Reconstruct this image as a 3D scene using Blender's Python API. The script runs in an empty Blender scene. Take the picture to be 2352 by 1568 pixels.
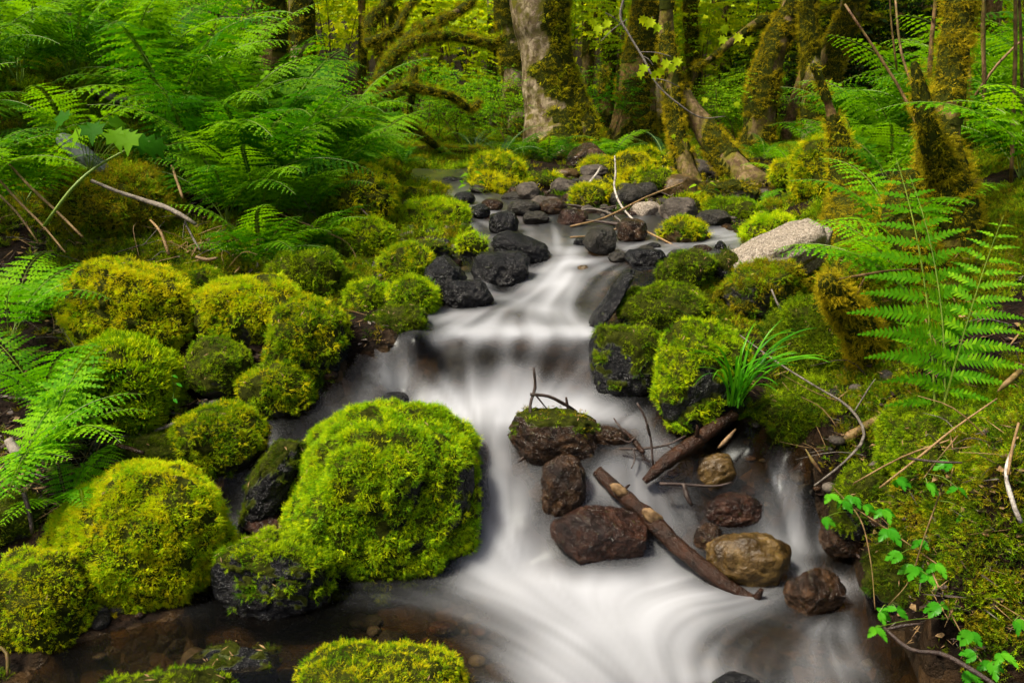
import bpy, math, random
import numpy as np
from mathutils import Vector, Matrix

S = bpy.context.scene
COL = S.collection
R = math.radians
# ------------------------------------------------------------ camera, sky, sun, exposure
TH = R(15.0); FPX = 1957.0; CX, CY = 1176.0, 784.0; CAMZ = 1.3
cam = bpy.data.objects.new('camera', bpy.data.cameras.new('camera'))
COL.objects.link(cam); S.camera = cam
cam.location = (0, 0, CAMZ); cam.rotation_euler = (R(90) - TH, 0, 0)
cam.data.sensor_width = 36; cam.data.lens = 36 * FPX / 2352
cam.data.clip_start = 0.05; cam.data.clip_end = 400
SUN_EL, SUN_AZ = R(60), R(-112)          # azimuth from +Y, towards -X: light high light from the left, a little behind the viewer
w = bpy.data.worlds.new('World'); S.world = w; w.use_nodes = True
nt = w.node_tree; nt.nodes.clear()
sky = nt.nodes.new('ShaderNodeTexSky'); sky.sky_type = 'NISHITA'; sky.sun_disc = False
sky.sun_elevation = SUN_EL; sky.sun_rotation = SUN_AZ
sky.air_density = 1.0; sky.dust_density = 7.0; sky.ozone_density = 0.0
bg = nt.nodes.new('ShaderNodeBackground'); bg.inputs[1].default_value = 0.034
wo = nt.nodes.new('ShaderNodeOutputWorld')
nt.links.new(sky.outputs[0], bg.inputs[0]); nt.links.new(bg.outputs[0], wo.inputs[0])
sd = bpy.data.lights.new('sun', 'SUN'); sd.energy = 1.5; sd.angle = R(10); sd.color = (1.0, 0.92, 0.74)
sun = bpy.data.objects.new('sun', sd); COL.objects.link(sun)
sv = Vector((math.sin(SUN_AZ) * math.cos(SUN_EL), math.cos(SUN_AZ) * math.cos(SUN_EL), math.sin(SUN_EL)))
sun.rotation_euler = (-sv).to_track_quat('-Z', 'Y').to_euler(); sun.location = sv * 30
S.view_settings.view_transform = 'Standard'; S.view_settings.look = 'None'
S.view_settings.exposure = 2.05; S.view_settings.gamma = 1.0; S.view_settings.use_curve_mapping = False
cy = S.cycles
cy.max_bounces = 6; cy.diffuse_bounces = 3; cy.glossy_bounces = 3; cy.transmission_bounces = 3
cy.transparent_max_bounces = 8; cy.caustics_reflective = False; cy.caustics_refractive = False
cy.use_denoising = True; cy.sample_clamp_indirect = 4
cy.use_adaptive_sampling = True; cy.adaptive_threshold = 0.02
try:
    cy.denoiser = 'OPENIMAGEDENOISE'; cy.denoising_prefilter = 'FAST'
except Exception:
    pass

# ------------------------------------------------------------ projection of photograph positions into the place
def raydir(px, py):
    a = -(py - CY) / FPX
    return np.array([(px - CX) / FPX, math.cos(TH) + a * math.sin(TH), -math.sin(TH) + a * math.cos(TH)])
def pt(px, py, d):
    r = raydir(px, py); t = d / r[1]
    return np.array([0, 0, CAMZ]) + r * t
def ptz(px, py, z):
    r = raydir(px, py); t = (z - CAMZ) / r[2]
    return np.array([0, 0, CAMZ]) + r * t
def slant(px, py, d): return d / raydir(px, py)[1]

# ------------------------------------------------------------ noise
_rs = np.random.RandomState(7)
_perm = _rs.permutation(256); _perm = np.concatenate([_perm] * 3)
_grad = _rs.normal(size=(256, 3)); _grad /= np.linalg.norm(_grad, axis=1)[:, None]
def perlin(p):
    p = np.asarray(p, float); i = np.floor(p).astype(int); f = p - i; i &= 255
    u = f * f * f * (f * (f * 6 - 15) + 10); out = 0
    for dx in (0, 1):
        wx = u[:, 0] if dx else 1 - u[:, 0]
        for dy in (0, 1):
            wy = u[:, 1] if dy else 1 - u[:, 1]
            for dz in (0, 1):
                wz = u[:, 2] if dz else 1 - u[:, 2]
                h = _perm[(_perm[(_perm[(i[:, 0] + dx) & 255] + i[:, 1] + dy) & 255] + i[:, 2] + dz) & 255]
                g = _grad[h]
                out = out + wx * wy * wz * (g[:, 0] * (f[:, 0] - dx) + g[:, 1] * (f[:, 1] - dy) + g[:, 2] * (f[:, 2] - dz))
    return out * 1.6
def fbm(p, n=3):
    s = 0; a = 1; q = np.asarray(p, float)
    for k in range(n):
        s = s + a * perlin(q); q = q * 2.03 + 17.3; a *= 0.5
    return s
def sstep(a, b, x):
    t = np.clip((x - a) / (b - a), 0, 1); return t * t * (3 - 2 * t)

class RBF:
    def __init__(s, P, Z, lam=0.0):
        P = np.array(P, float); Z = np.array(Z, float)
        if Z.ndim == 1: Z = Z[:, None]
        n = len(P); K = -np.linalg.norm(P[:, None] - P[None], axis=2)
        K -= np.eye(n) * lam
        A = np.zeros((n + 3, n + 3)); A[:n, :n] = K; A[:n, n] = 1; A[:n, n + 1:] = P; A[n:, :n] = A[:n, n:].T
        s.c = np.linalg.solve(A, np.vstack([Z, np.zeros((3, Z.shape[1]))])); s.P = P; s.n = n
    def __call__(s, x, y):
        x = np.ravel(np.asarray(x, float)); y = np.ravel(np.asarray(y, float)); out = []
        for k in range(0, len(x), 40000):
            q = np.stack([x[k:k + 40000], y[k:k + 40000]], 1)
            D = -np.sqrt(((q[:, None, :] - s.P[None]) ** 2).sum(2))
            out.append(D @ s.c[:s.n] + s.c[s.n] + q @ s.c[s.n + 1:])
        return np.vstack(out)

# ------------------------------------------------------------ mesh helpers
def mesh_tri(name, V, T, mats=(), midx=None, smooth=False, attrs=None):
    me = bpy.data.meshes.new(name)
    V = np.asarray(V, np.float32); T = np.asarray(T, np.int32)
    me.vertices.add(len(V)); me.vertices.foreach_set('co', V.ravel())
    me.loops.add(T.size); me.loops.foreach_set('vertex_index', T.ravel())
    me.polygons.add(len(T)); me.polygons.foreach_set('loop_start', np.arange(0, T.size, 3, dtype=np.int32))
    for m in mats: me.materials.append(m)
    if midx is not None: me.polygons.foreach_set('material_index', np.asarray(midx, np.int32))
    me.polygons.foreach_set('use_smooth', np.full(len(T), smooth, dtype=bool))
    me.update(calc_edges=True)
    for k, a in (attrs or {}).items():
        at = me.attributes.new(k, 'FLOAT', 'POINT'); at.data.foreach_set('value', np.asarray(a, np.float32))
    return me
def link(name, me, parent=None, kind=None, loc=None):
    o = bpy.data.objects.new(name, me); COL.objects.link(o)
    if parent is not None: o.parent = parent
    if kind: o['kind'] = kind
    if loc is not None: o.location = loc
    return o
def tag(o, label, cat, group=None, kind=None):
    o['label'] = label; o['category'] = cat
    if group: o['group'] = group
    if kind: o['kind'] = kind
    return o
def empty(name, loc, label, cat, group=None):
    o = bpy.data.objects.new(name, None); COL.objects.link(o); o.location = loc
    o.empty_display_size = 0.05
    return tag(o, label, cat, group)

class Acc:
    def __init__(s): s.V = []; s.T = []; s.M = []; s.n = 0
    def add(s, V, T, m=0):
        V = np.asarray(V, float).reshape(-1, 3); T = np.asarray(T, int).reshape(-1, 3)
        s.V.append(V); s.T.append(T + s.n); s.M.append(np.full(len(T), m)); s.n += len(V)
    def mesh(s, name, mats, smooth=False):
        return mesh_tri(name, np.vstack(s.V), np.vstack(s.T), mats, np.concatenate(s.M), smooth)

def tube(P, rad, seg=8, noise=0.0, nf=8.0, caps=True, seed=0):
    P = np.asarray(P, float); n = len(P); rad = np.broadcast_to(np.asarray(rad, float), (n,))
    T = np.gradient(P, axis=0); T /= np.linalg.norm(T, axis=1)[:, None] + 1e-9
    u = np.cross(T[0], [0.3, 0.9, 0.2]); u /= np.linalg.norm(u)
    V = []
    ang = np.linspace(0, 2 * math.pi, seg, endpoint=False)
    for i in range(n):
        u = u - T[i] * np.dot(u, T[i]); u /= np.linalg.norm(u); v = np.cross(T[i], u)
        V.append(P[i] + rad[i] * (np.cos(ang)[:, None] * u + np.sin(ang)[:, None] * v))
    V = np.array(V)
    if noise:
        f = V.reshape(-1, 3); nn = fbm(f * nf + seed * 3.7, 3).reshape(n, seg)
        V = P[:, None] + (V - P[:, None]) * (1 + noise * nn[..., None])
    V = V.reshape(-1, 3); F = []
    for i in range(n - 1):
        for j in range(seg):
            a = i * seg + j; b = i * seg + (j + 1) % seg; c = a + seg; d = b + seg
            F += [(a, b, d), (a, d, c)]
    if caps:
        V = np.vstack([V, P[0], P[-1]]); k = n * seg
        for j in range(seg):
            F.append((k, (j + 1) % seg, j)); F.append((k + 1, (n - 1) * seg + j, (n - 1) * seg + (j + 1) % seg))
    return V, np.array(F)
def smooth_path(P, R_, n):
    """Catmull-Rom through points and radii."""
    P = np.asarray(P, float); Q = np.hstack([P, np.broadcast_to(np.asarray(R_, float), (len(P),))[:, None]])
    Q = np.vstack([2 * Q[0] - Q[1], Q, 2 * Q[-1] - Q[-2]])
    out = []
    for i in range(1, len(Q) - 2):
        for t in np.linspace(0, 1, n, endpoint=False):
            a, b, c, d = Q[i - 1], Q[i], Q[i + 1], Q[i + 2]
            out.append(0.5 * ((2 * b) + (c - a) * t + (2 * a - 5 * b + 4 * c - d) * t * t + (3 * b - a - 3 * c + d) * t ** 3))
    out.append(Q[-2]); out = np.array(out)
    return out[:, :3], np.maximum(out[:, 3], 0.0005)

# ------------------------------------------------------------ materials
def N(nt, t, **kw):
    n = nt.nodes.new(t)
    for k, v in kw.items():
        if k == 'ins':
            for a, b in v.items(): n.inputs[a].default_value = b
        else: setattr(n, k, v)
    return n
def new_mat(name):
    m = bpy.data.materials.new(name); m.use_nodes = True; nt = m.node_tree; nt.nodes.clear()
    out = nt.nodes.new('ShaderNodeOutputMaterial'); return m, nt, out
def c4(c): return (c[0], c[1], c[2], 1.0)
def ramp(nt, stops, interp='LINEAR'):
    r = nt.nodes.new('ShaderNodeValToRGB'); r.color_ramp.interpolation = interp
    e = r.color_ramp.elements
    while len(e) < len(stops): e.new(0.5)
    for i, (p, c) in enumerate(stops):
        e[i].position = p; e[i].color = c4(c) if not isinstance(c, (int, float)) else (c, c, c, 1)
    return r
def noise_node(nt, vec, scale, detail=4, rough=0.6, dist=0.0):
    n = N(nt, 'ShaderNodeTexNoise', ins={'Scale': scale, 'Detail': detail, 'Roughness': rough, 'Distortion': dist})
    nt.links.new(vec, n.inputs['Vector']); return n
def mixc(nt, fac, a, b, blend='MIX'):
    n = nt.nodes.new('ShaderNodeMix'); n.data_type = 'RGBA'; n.blend_type = blend
    for s, v in ((n.inputs[0], fac), (n.inputs[6], a), (n.inputs[7], b)):
        if hasattr(v, 'is_linked') or hasattr(v, 'links'): nt.links.new(v, s)
        elif isinstance(v, (int, float)): s.default_value = v
        else: s.default_value = c4(v)
    return n.outputs[2]

MOSS_A, MOSS_B = (0.22, 0.26, 0.006), (0.10, 0.17, 0.006)
def rock_mat(name, cols, rough=(0.35, 0.6), bump=0.5, spec=0.5, scale=9, speck=None, moss=(0.06, 0.08, 0.008), coat=0.0):
    m, nt, out = new_mat(name); L = nt.links
    tc = nt.nodes.new('ShaderNodeTexCoord'); vec = tc.outputs['Object']
    n1 = noise_node(nt, vec, scale, 6, 0.62, 0.4)
    r1 = ramp(nt, [(0.36, cols[0]), (0.5, cols[1]), (0.66, cols[2])]); L.new(n1.outputs[0], r1.inputs[0])
    col = r1.outputs[0]
    n3 = noise_node(nt, vec, scale * 9, 4, 0.7)
    rr = ramp(nt, [(0.35, (0.45,) * 3), (0.65, (1.25,) * 3)]); L.new(n3.outputs[0], rr.inputs[0])
    col = mixc(nt, 0.7, col, rr.outputs[0], 'MULTIPLY')
    if speck:
        v = N(nt, 'ShaderNodeTexVoronoi', ins={'Scale': speck[0]}); L.new(vec, v.inputs['Vector'])
        sr = ramp(nt, [(0.0, speck[1]), (0.5, speck[2]), (1.0, speck[3])]); L.new(v.outputs['Color'], sr.inputs[0])
        col = mixc(nt, 0.75, col, sr.outputs[0])
    at = N(nt, 'ShaderNodeAttribute', attribute_name='moss')
    nm = noise_node(nt, vec, 60, 3, 0.7)
    ad = N(nt, 'ShaderNodeMath', operation='ADD'); L.new(at.outputs['Fac'], ad.inputs[0]); L.new(nm.outputs[0], ad.inputs[1])
    mr = ramp(nt, [(0.62, 0.0), (0.85, 1.0)]); L.new(ad.outputs[0], mr.inputs[0])
    col = mixc(nt, mr.outputs[0], col, moss)
    p = nt.nodes.new('ShaderNodeBsdfPrincipled'); L.new(col, p.inputs['Base Color'])
    rg = ramp(nt, [(0.3, rough[0]), (0.7, rough[1])]); L.new(n1.outputs[0], rg.inputs[0])
    rmix = mixc(nt, mr.outputs[0], rg.outputs[0], (0.8, 0.8, 0.8)); L.new(rmix, p.inputs['Roughness'])
    p.inputs['Specular IOR Level'].default_value = spec
    p.inputs['Coat Weight'].default_value = coat; p.inputs['Coat Roughness'].default_value = 0.12
    n2 = noise_node(nt, vec, scale * 4, 5, 0.65, 0.3)
    b = N(nt, 'ShaderNodeBump', ins={'Strength': bump, 'Distance': 0.035}); L.new(n2.outputs[0], b.inputs['Height'])
    b2 = N(nt, 'ShaderNodeBump', ins={'Strength': bump * 0.9, 'Distance': 0.008}); L.new(n3.outputs[0], b2.inputs['Height'])
    L.new(b.outputs[0], b2.inputs['Normal']); L.new(b2.outputs[0], p.inputs['Normal']); L.new(b2.outputs[0], p.inputs['Coat Normal'])
    L.new(p.outputs[0], out.inputs[0]); return m
def leaf_mat(name, c1, c2, trans=0.4, rough=0.5, wscale=3.0, tcol=None, rnd=0.5, spec=0.3):
    """Two leaf colours mixed by place and by leaf, with light passing through the blade."""
    m, nt, out = new_mat(name); L = nt.links
    g = nt.nodes.new('ShaderNodeNewGeometry'); oi = nt.nodes.new('ShaderNodeObjectInfo')
    n = noise_node(nt, g.outputs['Position'], wscale, 3, 0.6)
    ma = N(nt, 'ShaderNodeMath', operation='MULTIPLY_ADD', ins={1: rnd, 2: -rnd / 2}); L.new(oi.outputs['Random'], ma.inputs[0])
    mi = N(nt, 'ShaderNodeMath', operation='MULTIPLY_ADD', ins={1: 0.5, 2: -0.25}); L.new(g.outputs['Random Per Island'], mi.inputs[0])
    s1 = N(nt, 'ShaderNodeMath', operation='ADD'); L.new(n.outputs[0], s1.inputs[0]); L.new(ma.outputs[0], s1.inputs[1])
    s2 = N(nt, 'ShaderNodeMath', operation='ADD'); L.new(s1.outputs[0], s2.inputs[0]); L.new(mi.outputs[0], s2.inputs[1])
    r = ramp(nt, [(0.3, c1), (0.7, c2)]); L.new(s2.outputs[0], r.inputs[0])
    p = nt.nodes.new('ShaderNodeBsdfPrincipled'); L.new(r.outputs[0], p.inputs['Base Color'])
    p.inputs['Roughness'].default_value = rough; p.inputs['Specular IOR Level'].default_value = spec * 0.2
    t = nt.nodes.new('ShaderNodeBsdfTranslucent')
    tc = mixc(nt, 1.0, r.outputs[0], tcol or (1.25, 1.25, 0.5), 'MULTIPLY'); L.new(tc, t.inputs[0])
    mx = N(nt, 'ShaderNodeMixShader', ins={0: trans}); L.new(p.outputs[0], mx.inputs[1]); L.new(t.outputs[0], mx.inputs[2])
    L.new(mx.outputs[0], out.inputs[0]); return m
def plain_mat(name, c1, c2, rough=0.6, scale=20, bump=0.3, spec=0.4, stretch=(1, 1, 1), mossy=None):
    m, nt, out = new_mat(name); L = nt.links
    g = nt.nodes.new('ShaderNodeNewGeometry')
    mp = nt.nodes.new('ShaderNodeMapping'); mp.inputs['Scale'].default_value = stretch; L.new(g.outputs['Position'], mp.inputs[0])
    n = noise_node(nt, mp.outputs[0], scale, 5, 0.65, 0.3)
    r = ramp(nt, [(0.32, c1), (0.68, c2)]); L.new(n.outputs[0], r.inputs[0]); col = r.outputs[0]
    if mossy:
        n5 = noise_node(nt, g.outputs['Position'], mossy[0], 5, 0.65)
        mr = ramp(nt, [(mossy[1], 0.0), (mossy[1] + 0.08, 1.0)]); L.new(n5.outputs[0], mr.inputs[0])
        col = mixc(nt, mr.outputs[0], col, mossy[2])
    if stretch != (1, 1, 1) or mossy:   # barks: moss stains where the moss grows, and grey-brown mottling
        n6 = noise_node(nt, g.outputs['Position'], scale * 1.3, 5, 0.7, .6); mo = ramp(nt, [(0.44, (0.22, 0.15, 0.08)), (0.56, (1.15, 1.12, 1.1))]); L.new(n6.outputs[0], mo.inputs[0])
        col = mixc(nt, 0.8, col, mo.outputs[0], 'MULTIPLY')
        at = N(nt, 'ShaderNodeAttribute', attribute_name='moss'); n7 = noise_node(nt, g.outputs['Position'], 22, 4, 0.75)
        ad = N(nt, 'ShaderNodeMath', operation='ADD'); L.new(at.outputs['Fac'], ad.inputs[0]); L.new(n7.outputs[0], ad.inputs[1])
        ar = ramp(nt, [(0.42, 0.0), (0.75, 1.0)]); L.new(ad.outputs[0], ar.inputs[0]); col = mixc(nt, ar.outputs[0], col, (0.12, 0.11, 0.008))
    p = nt.nodes.new('ShaderNodeBsdfPrincipled'); L.new(col, p.inputs['Base Color'])
    p.inputs['Roughness'].default_value = rough; p.inputs['Specular IOR Level'].default_value = spec
    n2 = noise_node(nt, mp.outputs[0], scale * 4, 4, 0.7)
    b = N(nt, 'ShaderNodeBump', ins={'Strength': bump, 'Distance': 0.01}); L.new(n2.outputs[0], b.inputs['Height']); L.new(b.outputs[0], p.inputs['Normal'])
    L.new(p.outputs[0], out.inputs[0]); return m

M = {}
M['black'] = rock_mat('wet_black_rock', [(0.004, 0.0045, 0.006), (0.009, 0.009, 0.011), (0.024, 0.022, 0.022)], (0.13, 0.3), 1.0, 0.3, 8, coat=0.06)
M['dark'] = rock_mat('damp_dark_rock', [(0.012, 0.011, 0.009), (0.03, 0.026, 0.02), (0.05, 0.042, 0.032)], (0.35, 0.55), 0.9, 0.35, 9)
M['brown'] = rock_mat('wet_brown_rock', [(0.006, 0.003, 0.002), (0.036, 0.017, 0.007), (0.11, 0.055, 0.022)], (0.08, 0.24), 0.9, 0.38, 8)
M['red'] = rock_mat('wet_red_rock', [(0.006, 0.003, 0.002), (0.034, 0.013, 0.007), (0.095, 0.040, 0.022)], (0.08, 0.24), 0.9, 0.38, 8)
M['olive'] = rock_mat('olive_brown_rock', [(0.03, 0.016, 0.004), (0.09, 0.052, 0.013), (0.17, 0.105, 0.03)], (0.3, 0.5), 0.5, 0.4, 6, coat=0.05)
M['grey'] = rock_mat('dry_grey_rock', [(0.03, 0.024, 0.018), (0.075, 0.06, 0.048), (0.15, 0.125, 0.10)], (0.5, 0.8), 0.5, 0.3, 8)
M['granite'] = rock_mat('speckled_granite', [(0.10, 0.08, 0.06), (0.26, 0.21, 0.16), (0.40, 0.34, 0.27)], (0.6, 0.85), 0.5, 0.3, 5,
                        speck=(190, (0.02, 0.018, 0.014), (0.22, 0.18, 0.14), (0.50, 0.44, 0.37)))
M['lichen'] = rock_mat('lichen_rock', [(0.05, 0.055, 0.02), (0.22, 0.21, 0.09), (0.5, 0.48, 0.33)], (0.5, 0.8), 0.9, 0.3, 14, moss=(0.12, 0.15, 0.02))
M['moss_skin'] = plain_mat('moss_skin', (0.012, 0.015, 0.001), (0.05, 0.06, 0.003), 0.9, 60, 0.8, 0.1)  # moss under-layer, its colour darkened to stand for shade between the clumps
M['moss_bright'] = leaf_mat('bright_moss', (0.24, 0.48, 0.005), (0.70, 0.78, 0.008), 0.3, 0.6, 7, (1.3, 1.2, 0.4), 0.55, 0.25)
M['moss_yellow'] = leaf_mat('golden_moss', (0.40, 0.48, 0.006), (0.74, 0.67, 0.010), 0.3, 0.6, 7, (1.3, 1.15, 0.4), 0.6, 0.2)
M['moss_green'] = leaf_mat('mid_green_moss', (0.09, 0.22, 0.003), (0.38, 0.52, 0.006), 0.25, 0.6, 9, (1.3, 1.2, 0.4), 0.7, 0.25)
M['moss_dark'] = leaf_mat('dark_green_moss', (0.03, 0.075, 0.003), (0.15, 0.20, 0.005), 0.2, 0.6, 9, (1.3, 1.2, 0.4), 0.7, 0.25)
M['moss_brown'] = leaf_mat('olive_hanging_moss', (0.14, 0.13, 0.005), (0.42, 0.36, 0.012), 0.25, 0.7, 6, (1.3, 1.15, 0.4), 0.6, 0.15)
M['moss_gold'] = leaf_mat('golden_brown_hanging_moss', (0.22, 0.19, 0.006), (0.58, 0.46, 0.014), 0.25, 0.7, 6, (1.3, 1.1, 0.4), 0.6, 0.15)
M['moss_lush'] = leaf_mat('lush_upright_moss', (0.14, 0.36, 0.006), (0.42, 0.62, 0.015), 0.35, 0.4, 6, (1.3, 1.25, 0.5), 0.5, 0.5)
M['fern'] = leaf_mat('fern_leaf', (0.03, 0.14, 0.002), (0.16, 0.36, 0.004), 0.45, 0.6, 2.2, (1.35, 1.25, 0.5), 0.7, 0.35)
M['fern_light'] = leaf_mat('light_fern_leaf', (0.075, 0.27, 0.003), (0.23, 0.50, 0.005), 0.45, 0.6, 2.5, (1.35, 1.25, 0.5), 0.6, 0.35)
M['fern_dark'] = leaf_mat('sword_fern_leaf', (0.008, 0.05, 0.018), (0.025, 0.12, 0.03), 0.2, 0.4, 3, (1.2, 1.2, 0.8), 0.4, 0.5)
M['fern_stem'] = plain_mat('fern_stem', (0.08, 0.16, 0.01), (0.18, 0.26, 0.02), 0.5, 10)
M['leaf_yellow'] = leaf_mat('yellow_green_leaf', (0.30, 0.46, 0.008), (0.62, 0.70, 0.012), 0.6, 0.5, 1.0, (1.4, 1.25, 0.4), 0.6, 0.25)
M['leaf_mid'] = leaf_mat('mid_green_leaf', (0.07, 0.26, 0.006), (0.30, 0.52, 0.010), 0.5, 0.5, 1.5, (1.4, 1.25, 0.4), 0.6, 0.3)
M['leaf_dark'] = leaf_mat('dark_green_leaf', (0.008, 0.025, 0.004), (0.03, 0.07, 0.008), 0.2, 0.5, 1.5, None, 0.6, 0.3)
M['leaf_lime'] = leaf_mat('lime_maple_leaf', (0.38, 0.55, 0.01), (0.55, 0.66, 0.015), 0.5, 0.45, 4, (1.35, 1.2, 0.3), 0.3, 0.3)
M['bramble'] = leaf_mat('bramble_leaf', (0.04, 0.24, 0.008), (0.12, 0.42, 0.015), 0.35, 0.3, 6, None, 0.4, 0.5)
M['grass'] = leaf_mat('grass_blade', (0.03, 0.20, 0.004), (0.10, 0.34, 0.008), 0.35, 0.3, 8, None, 0.6, 0.5)
M['bark'] = plain_mat('grey_brown_bark', (0.07, 0.042, 0.02), (0.26, 0.18, 0.10), 0.8, 14, 1.0, 0.2, (1, 1, 0.35), (6, 0.56, (0.12, 0.09, 0.012)))
M['bark_pale'] = plain_mat('pale_bark', (0.10, 0.065, 0.035), (0.52, 0.43, 0.31), 0.8, 9, 0.9, 0.2, (1, 1, 0.55), (4.5, 0.55, (0.09, 0.06, 0.012)))
M['bark_red'] = plain_mat('reddish_bark', (0.09, 0.042, 0.018), (0.34, 0.20, 0.10), 0.8, 16, 1.0, 0.2, (1, 1, 0.3), (7, 0.56, (0.16, 0.11, 0.012)))
M['twig'] = plain_mat('dark_twig', (0.018, 0.010, 0.008), (0.06, 0.035, 0.025), 0.4, 40, 0.5, 0.5)
M['twig_grey'] = plain_mat('grey_twig', (0.05, 0.04, 0.032), (0.22, 0.19, 0.16), 0.6, 45, 0.5, 0.3)
M['twig_tan'] = plain_mat('tan_twig', (0.14, 0.08, 0.03), (0.36, 0.23, 0.10), 0.6, 35, 0.4, 0.3)
M['twig_birch'] = plain_mat('white_barked_twig', (0.12, 0.09, 0.07), (0.6, 0.56, 0.5), 0.6, 50, 0.4, 0.3)
M['wetlog'] = plain_mat('wet_log', (0.008, 0.004, 0.002), (0.045, 0.017, 0.007), 0.22, 22, 0.9, 0.3, (1, 1, 1))
M['greylog'] = plain_mat('grey_dead_wood', (0.08, 0.065, 0.05), (0.34, 0.29, 0.24), 0.7, 20, 0.8, 0.3)
M['slate'] = plain_mat('grey_blue_slab', (0.05, 0.06, 0.06), (0.17, 0.19, 0.19), 0.5, 14, 0.4, 0.4)
M['patch'] = plain_mat('peeled_bark_patch', (0.10, 0.055, 0.02), (0.30, 0.19, 0.09), 0.5, 40, 0.5, 0.4)
M['cane'] = plain_mat('brown_cane', (0.10, 0.05, 0.022), (0.30, 0.18, 0.085), 0.6, 18, 0.4, 0.3, (1, 1, 0.2))
# ------------------------------------------------------------ stream and land: heights
# water: picture position, height, amount of foam
WC = [(200,1520,0,0),(450,1480,0,.02),(650,1450,0,.03),(100,1640,0,0),(500,1600,0,.02),(-100,1500,0,0),(780,1350,0,.42),(720,1400,0,.1),(900,1380,0,.35),
(1000,1330,0,.6),(850,1440,0,.1),(1000,1450,0,.14),(1130,1320,0,.9),(1200,1350,0,.95),(1350,1370,0,.95),(1300,1430,0,.9),(1500,1330,.01,.85),(1450,1450,0,.95),
(1150,1480,0,.5),(1250,1530,0,.8),(1450,1530,0,.85),(1600,1400,.01,.75),(1700,1420,0,.5),(1650,1470,0,.45),(1800,1450,0,.3),(1900,1430,0,.5),(1950,1350,.02,.6),
(1990,1420,0,.4),(1750,1530,0,.35),(1600,1560,0,.85),(1950,1530,0,.6),(2050,1500,0,.12),(2100,1580,0,.03),(1850,1580,0,.5),(1880,1220,.06,.7),(1930,1290,.03,.6),
(1500,1640,0,.6),(1200,1640,0,.6),(900,1640,0,.1),(2300,1640,0,.02),(1050,1540,0,.2),
(1130,1230,.07,.85),(1120,1100,.2,.9),(1090,1000,.29,.8),(1130,940,.34,.95),(1200,1100,.2,.6),(1210,1220,.09,.62),(1180,1000,.29,.85),(1350,1130,.18,.7),
(1270,1210,.1,.8),(1210,1290,.02,.9),(1450,1060,.25,.6),(1400,1110,.2,.65),(1560,1160,.14,.5),(1600,1180,.12,.55),(1590,1240,.07,.6),(1650,1120,.18,.4),
(1700,1180,.12,.5),(1780,1170,.13,.7),(1820,1200,.09,.75),(1780,1100,.2,.5),(1850,1100,.22,.3),(1740,1040,.28,.05),(1840,1050,.28,.04),(1600,1060,.25,.35),
(1560,1000,.3,.5),(1640,1010,.29,.25),
(1180,900,.37,.95),(1280,890,.37,.7),(1400,930,.35,.8),(1470,970,.32,.75),(1500,930,.35,.3),(1350,1000,.31,.5),(1000,900,.37,.65),(930,870,.4,.7),(870,900,.37,.6),
(820,910,.36,.4),(1100,890,.37,.9),(1200,860,.42,.15),(1320,850,.44,.3),(880,850,.43,.55),(1000,855,.42,.12),(1100,840,.44,.5),(1250,820,.47,.12),
(630,980,.3,.2),(640,1010,.27,.08),(560,1130,.14,.35),(590,1190,.09,.5),(500,1100,.18,.2),(460,1390,0,.3),(520,1210,.05,.4),
(830,800,.5,.06),(950,795,.51,.2),(1050,790,.51,.3),(1200,800,.49,.3),(1340,790,.51,.6),(1350,850,.44,.75),(1150,770,.53,.6),(1000,755,.535,.9),(1250,765,.535,.95),
(1350,765,.535,.6),(1030,710,.56,.8),(1100,690,.575,.65),(1120,650,.6,.65),(1200,640,.61,.7),(1280,650,.6,1),(1250,710,.56,.95),(1180,720,.56,.45),(1330,700,.565,.35),
(1350,640,.62,.5),(1300,590,.66,1),(1400,600,.66,.7),(1350,570,.68,.9),(1480,625,.65,.1),(1480,680,.59,.3),(1250,570,.68,.5),(1250,540,.7,.5),(1180,520,.71,.45),
(1350,540,.7,.4),(1450,560,.69,.5),(1550,550,.7,.75),(1640,550,.71,.8),(1680,575,.7,.4),(1580,580,.69,.5),(1120,490,.75,.7),(1300,510,.73,.3),(1400,500,.745,.2),
(1180,470,.77,.3),(1090,460,.78,.5),(1020,425,.83,.35),(950,415,.86,.3),(1150,668,.57,.3),(1060,700,.56,.45),(1230,612,.63,.5),(1050,625,.61,.08),(1000,605,.65,.05),(1400,775,.525,.25),(1460,715,.55,.15),(1480,530,.72,.4),(1000,400,.88,.1)]
WC = [c for c in WC if not (995 <= c[0] <= 1352 and 742 <= c[1] <= 912)]
for x_ in (1000, 1060, 1120, 1185, 1250, 1310, 1348):
    k_ = {1000: .5, 1060: 1.5, 1120: .5, 1185: 1.9, 1250: .9, 1310: 1.7, 1348: 3.0}[x_]
    WC += [(x_, 744, .542, .75), (x_, 766, .532, .98 if x_ > 1010 else .7), (x_, 786, .51, .5), (x_, 815, .475, .16 * k_), (x_, 850, .435, .22 * k_ + (.25 if x_ in (1120, 1185) else 0)), (x_, 905, .367, .9)]
WP = np.array([ptz(a, b, z) for a, b, z, f in WC]); WF = np.array([c[3] for c in WC])
water_z = RBF(WP[:, :2], WP[:, 2], 0.02); water_f = RBF(WP[:, :2], WF, 0.015)
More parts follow.
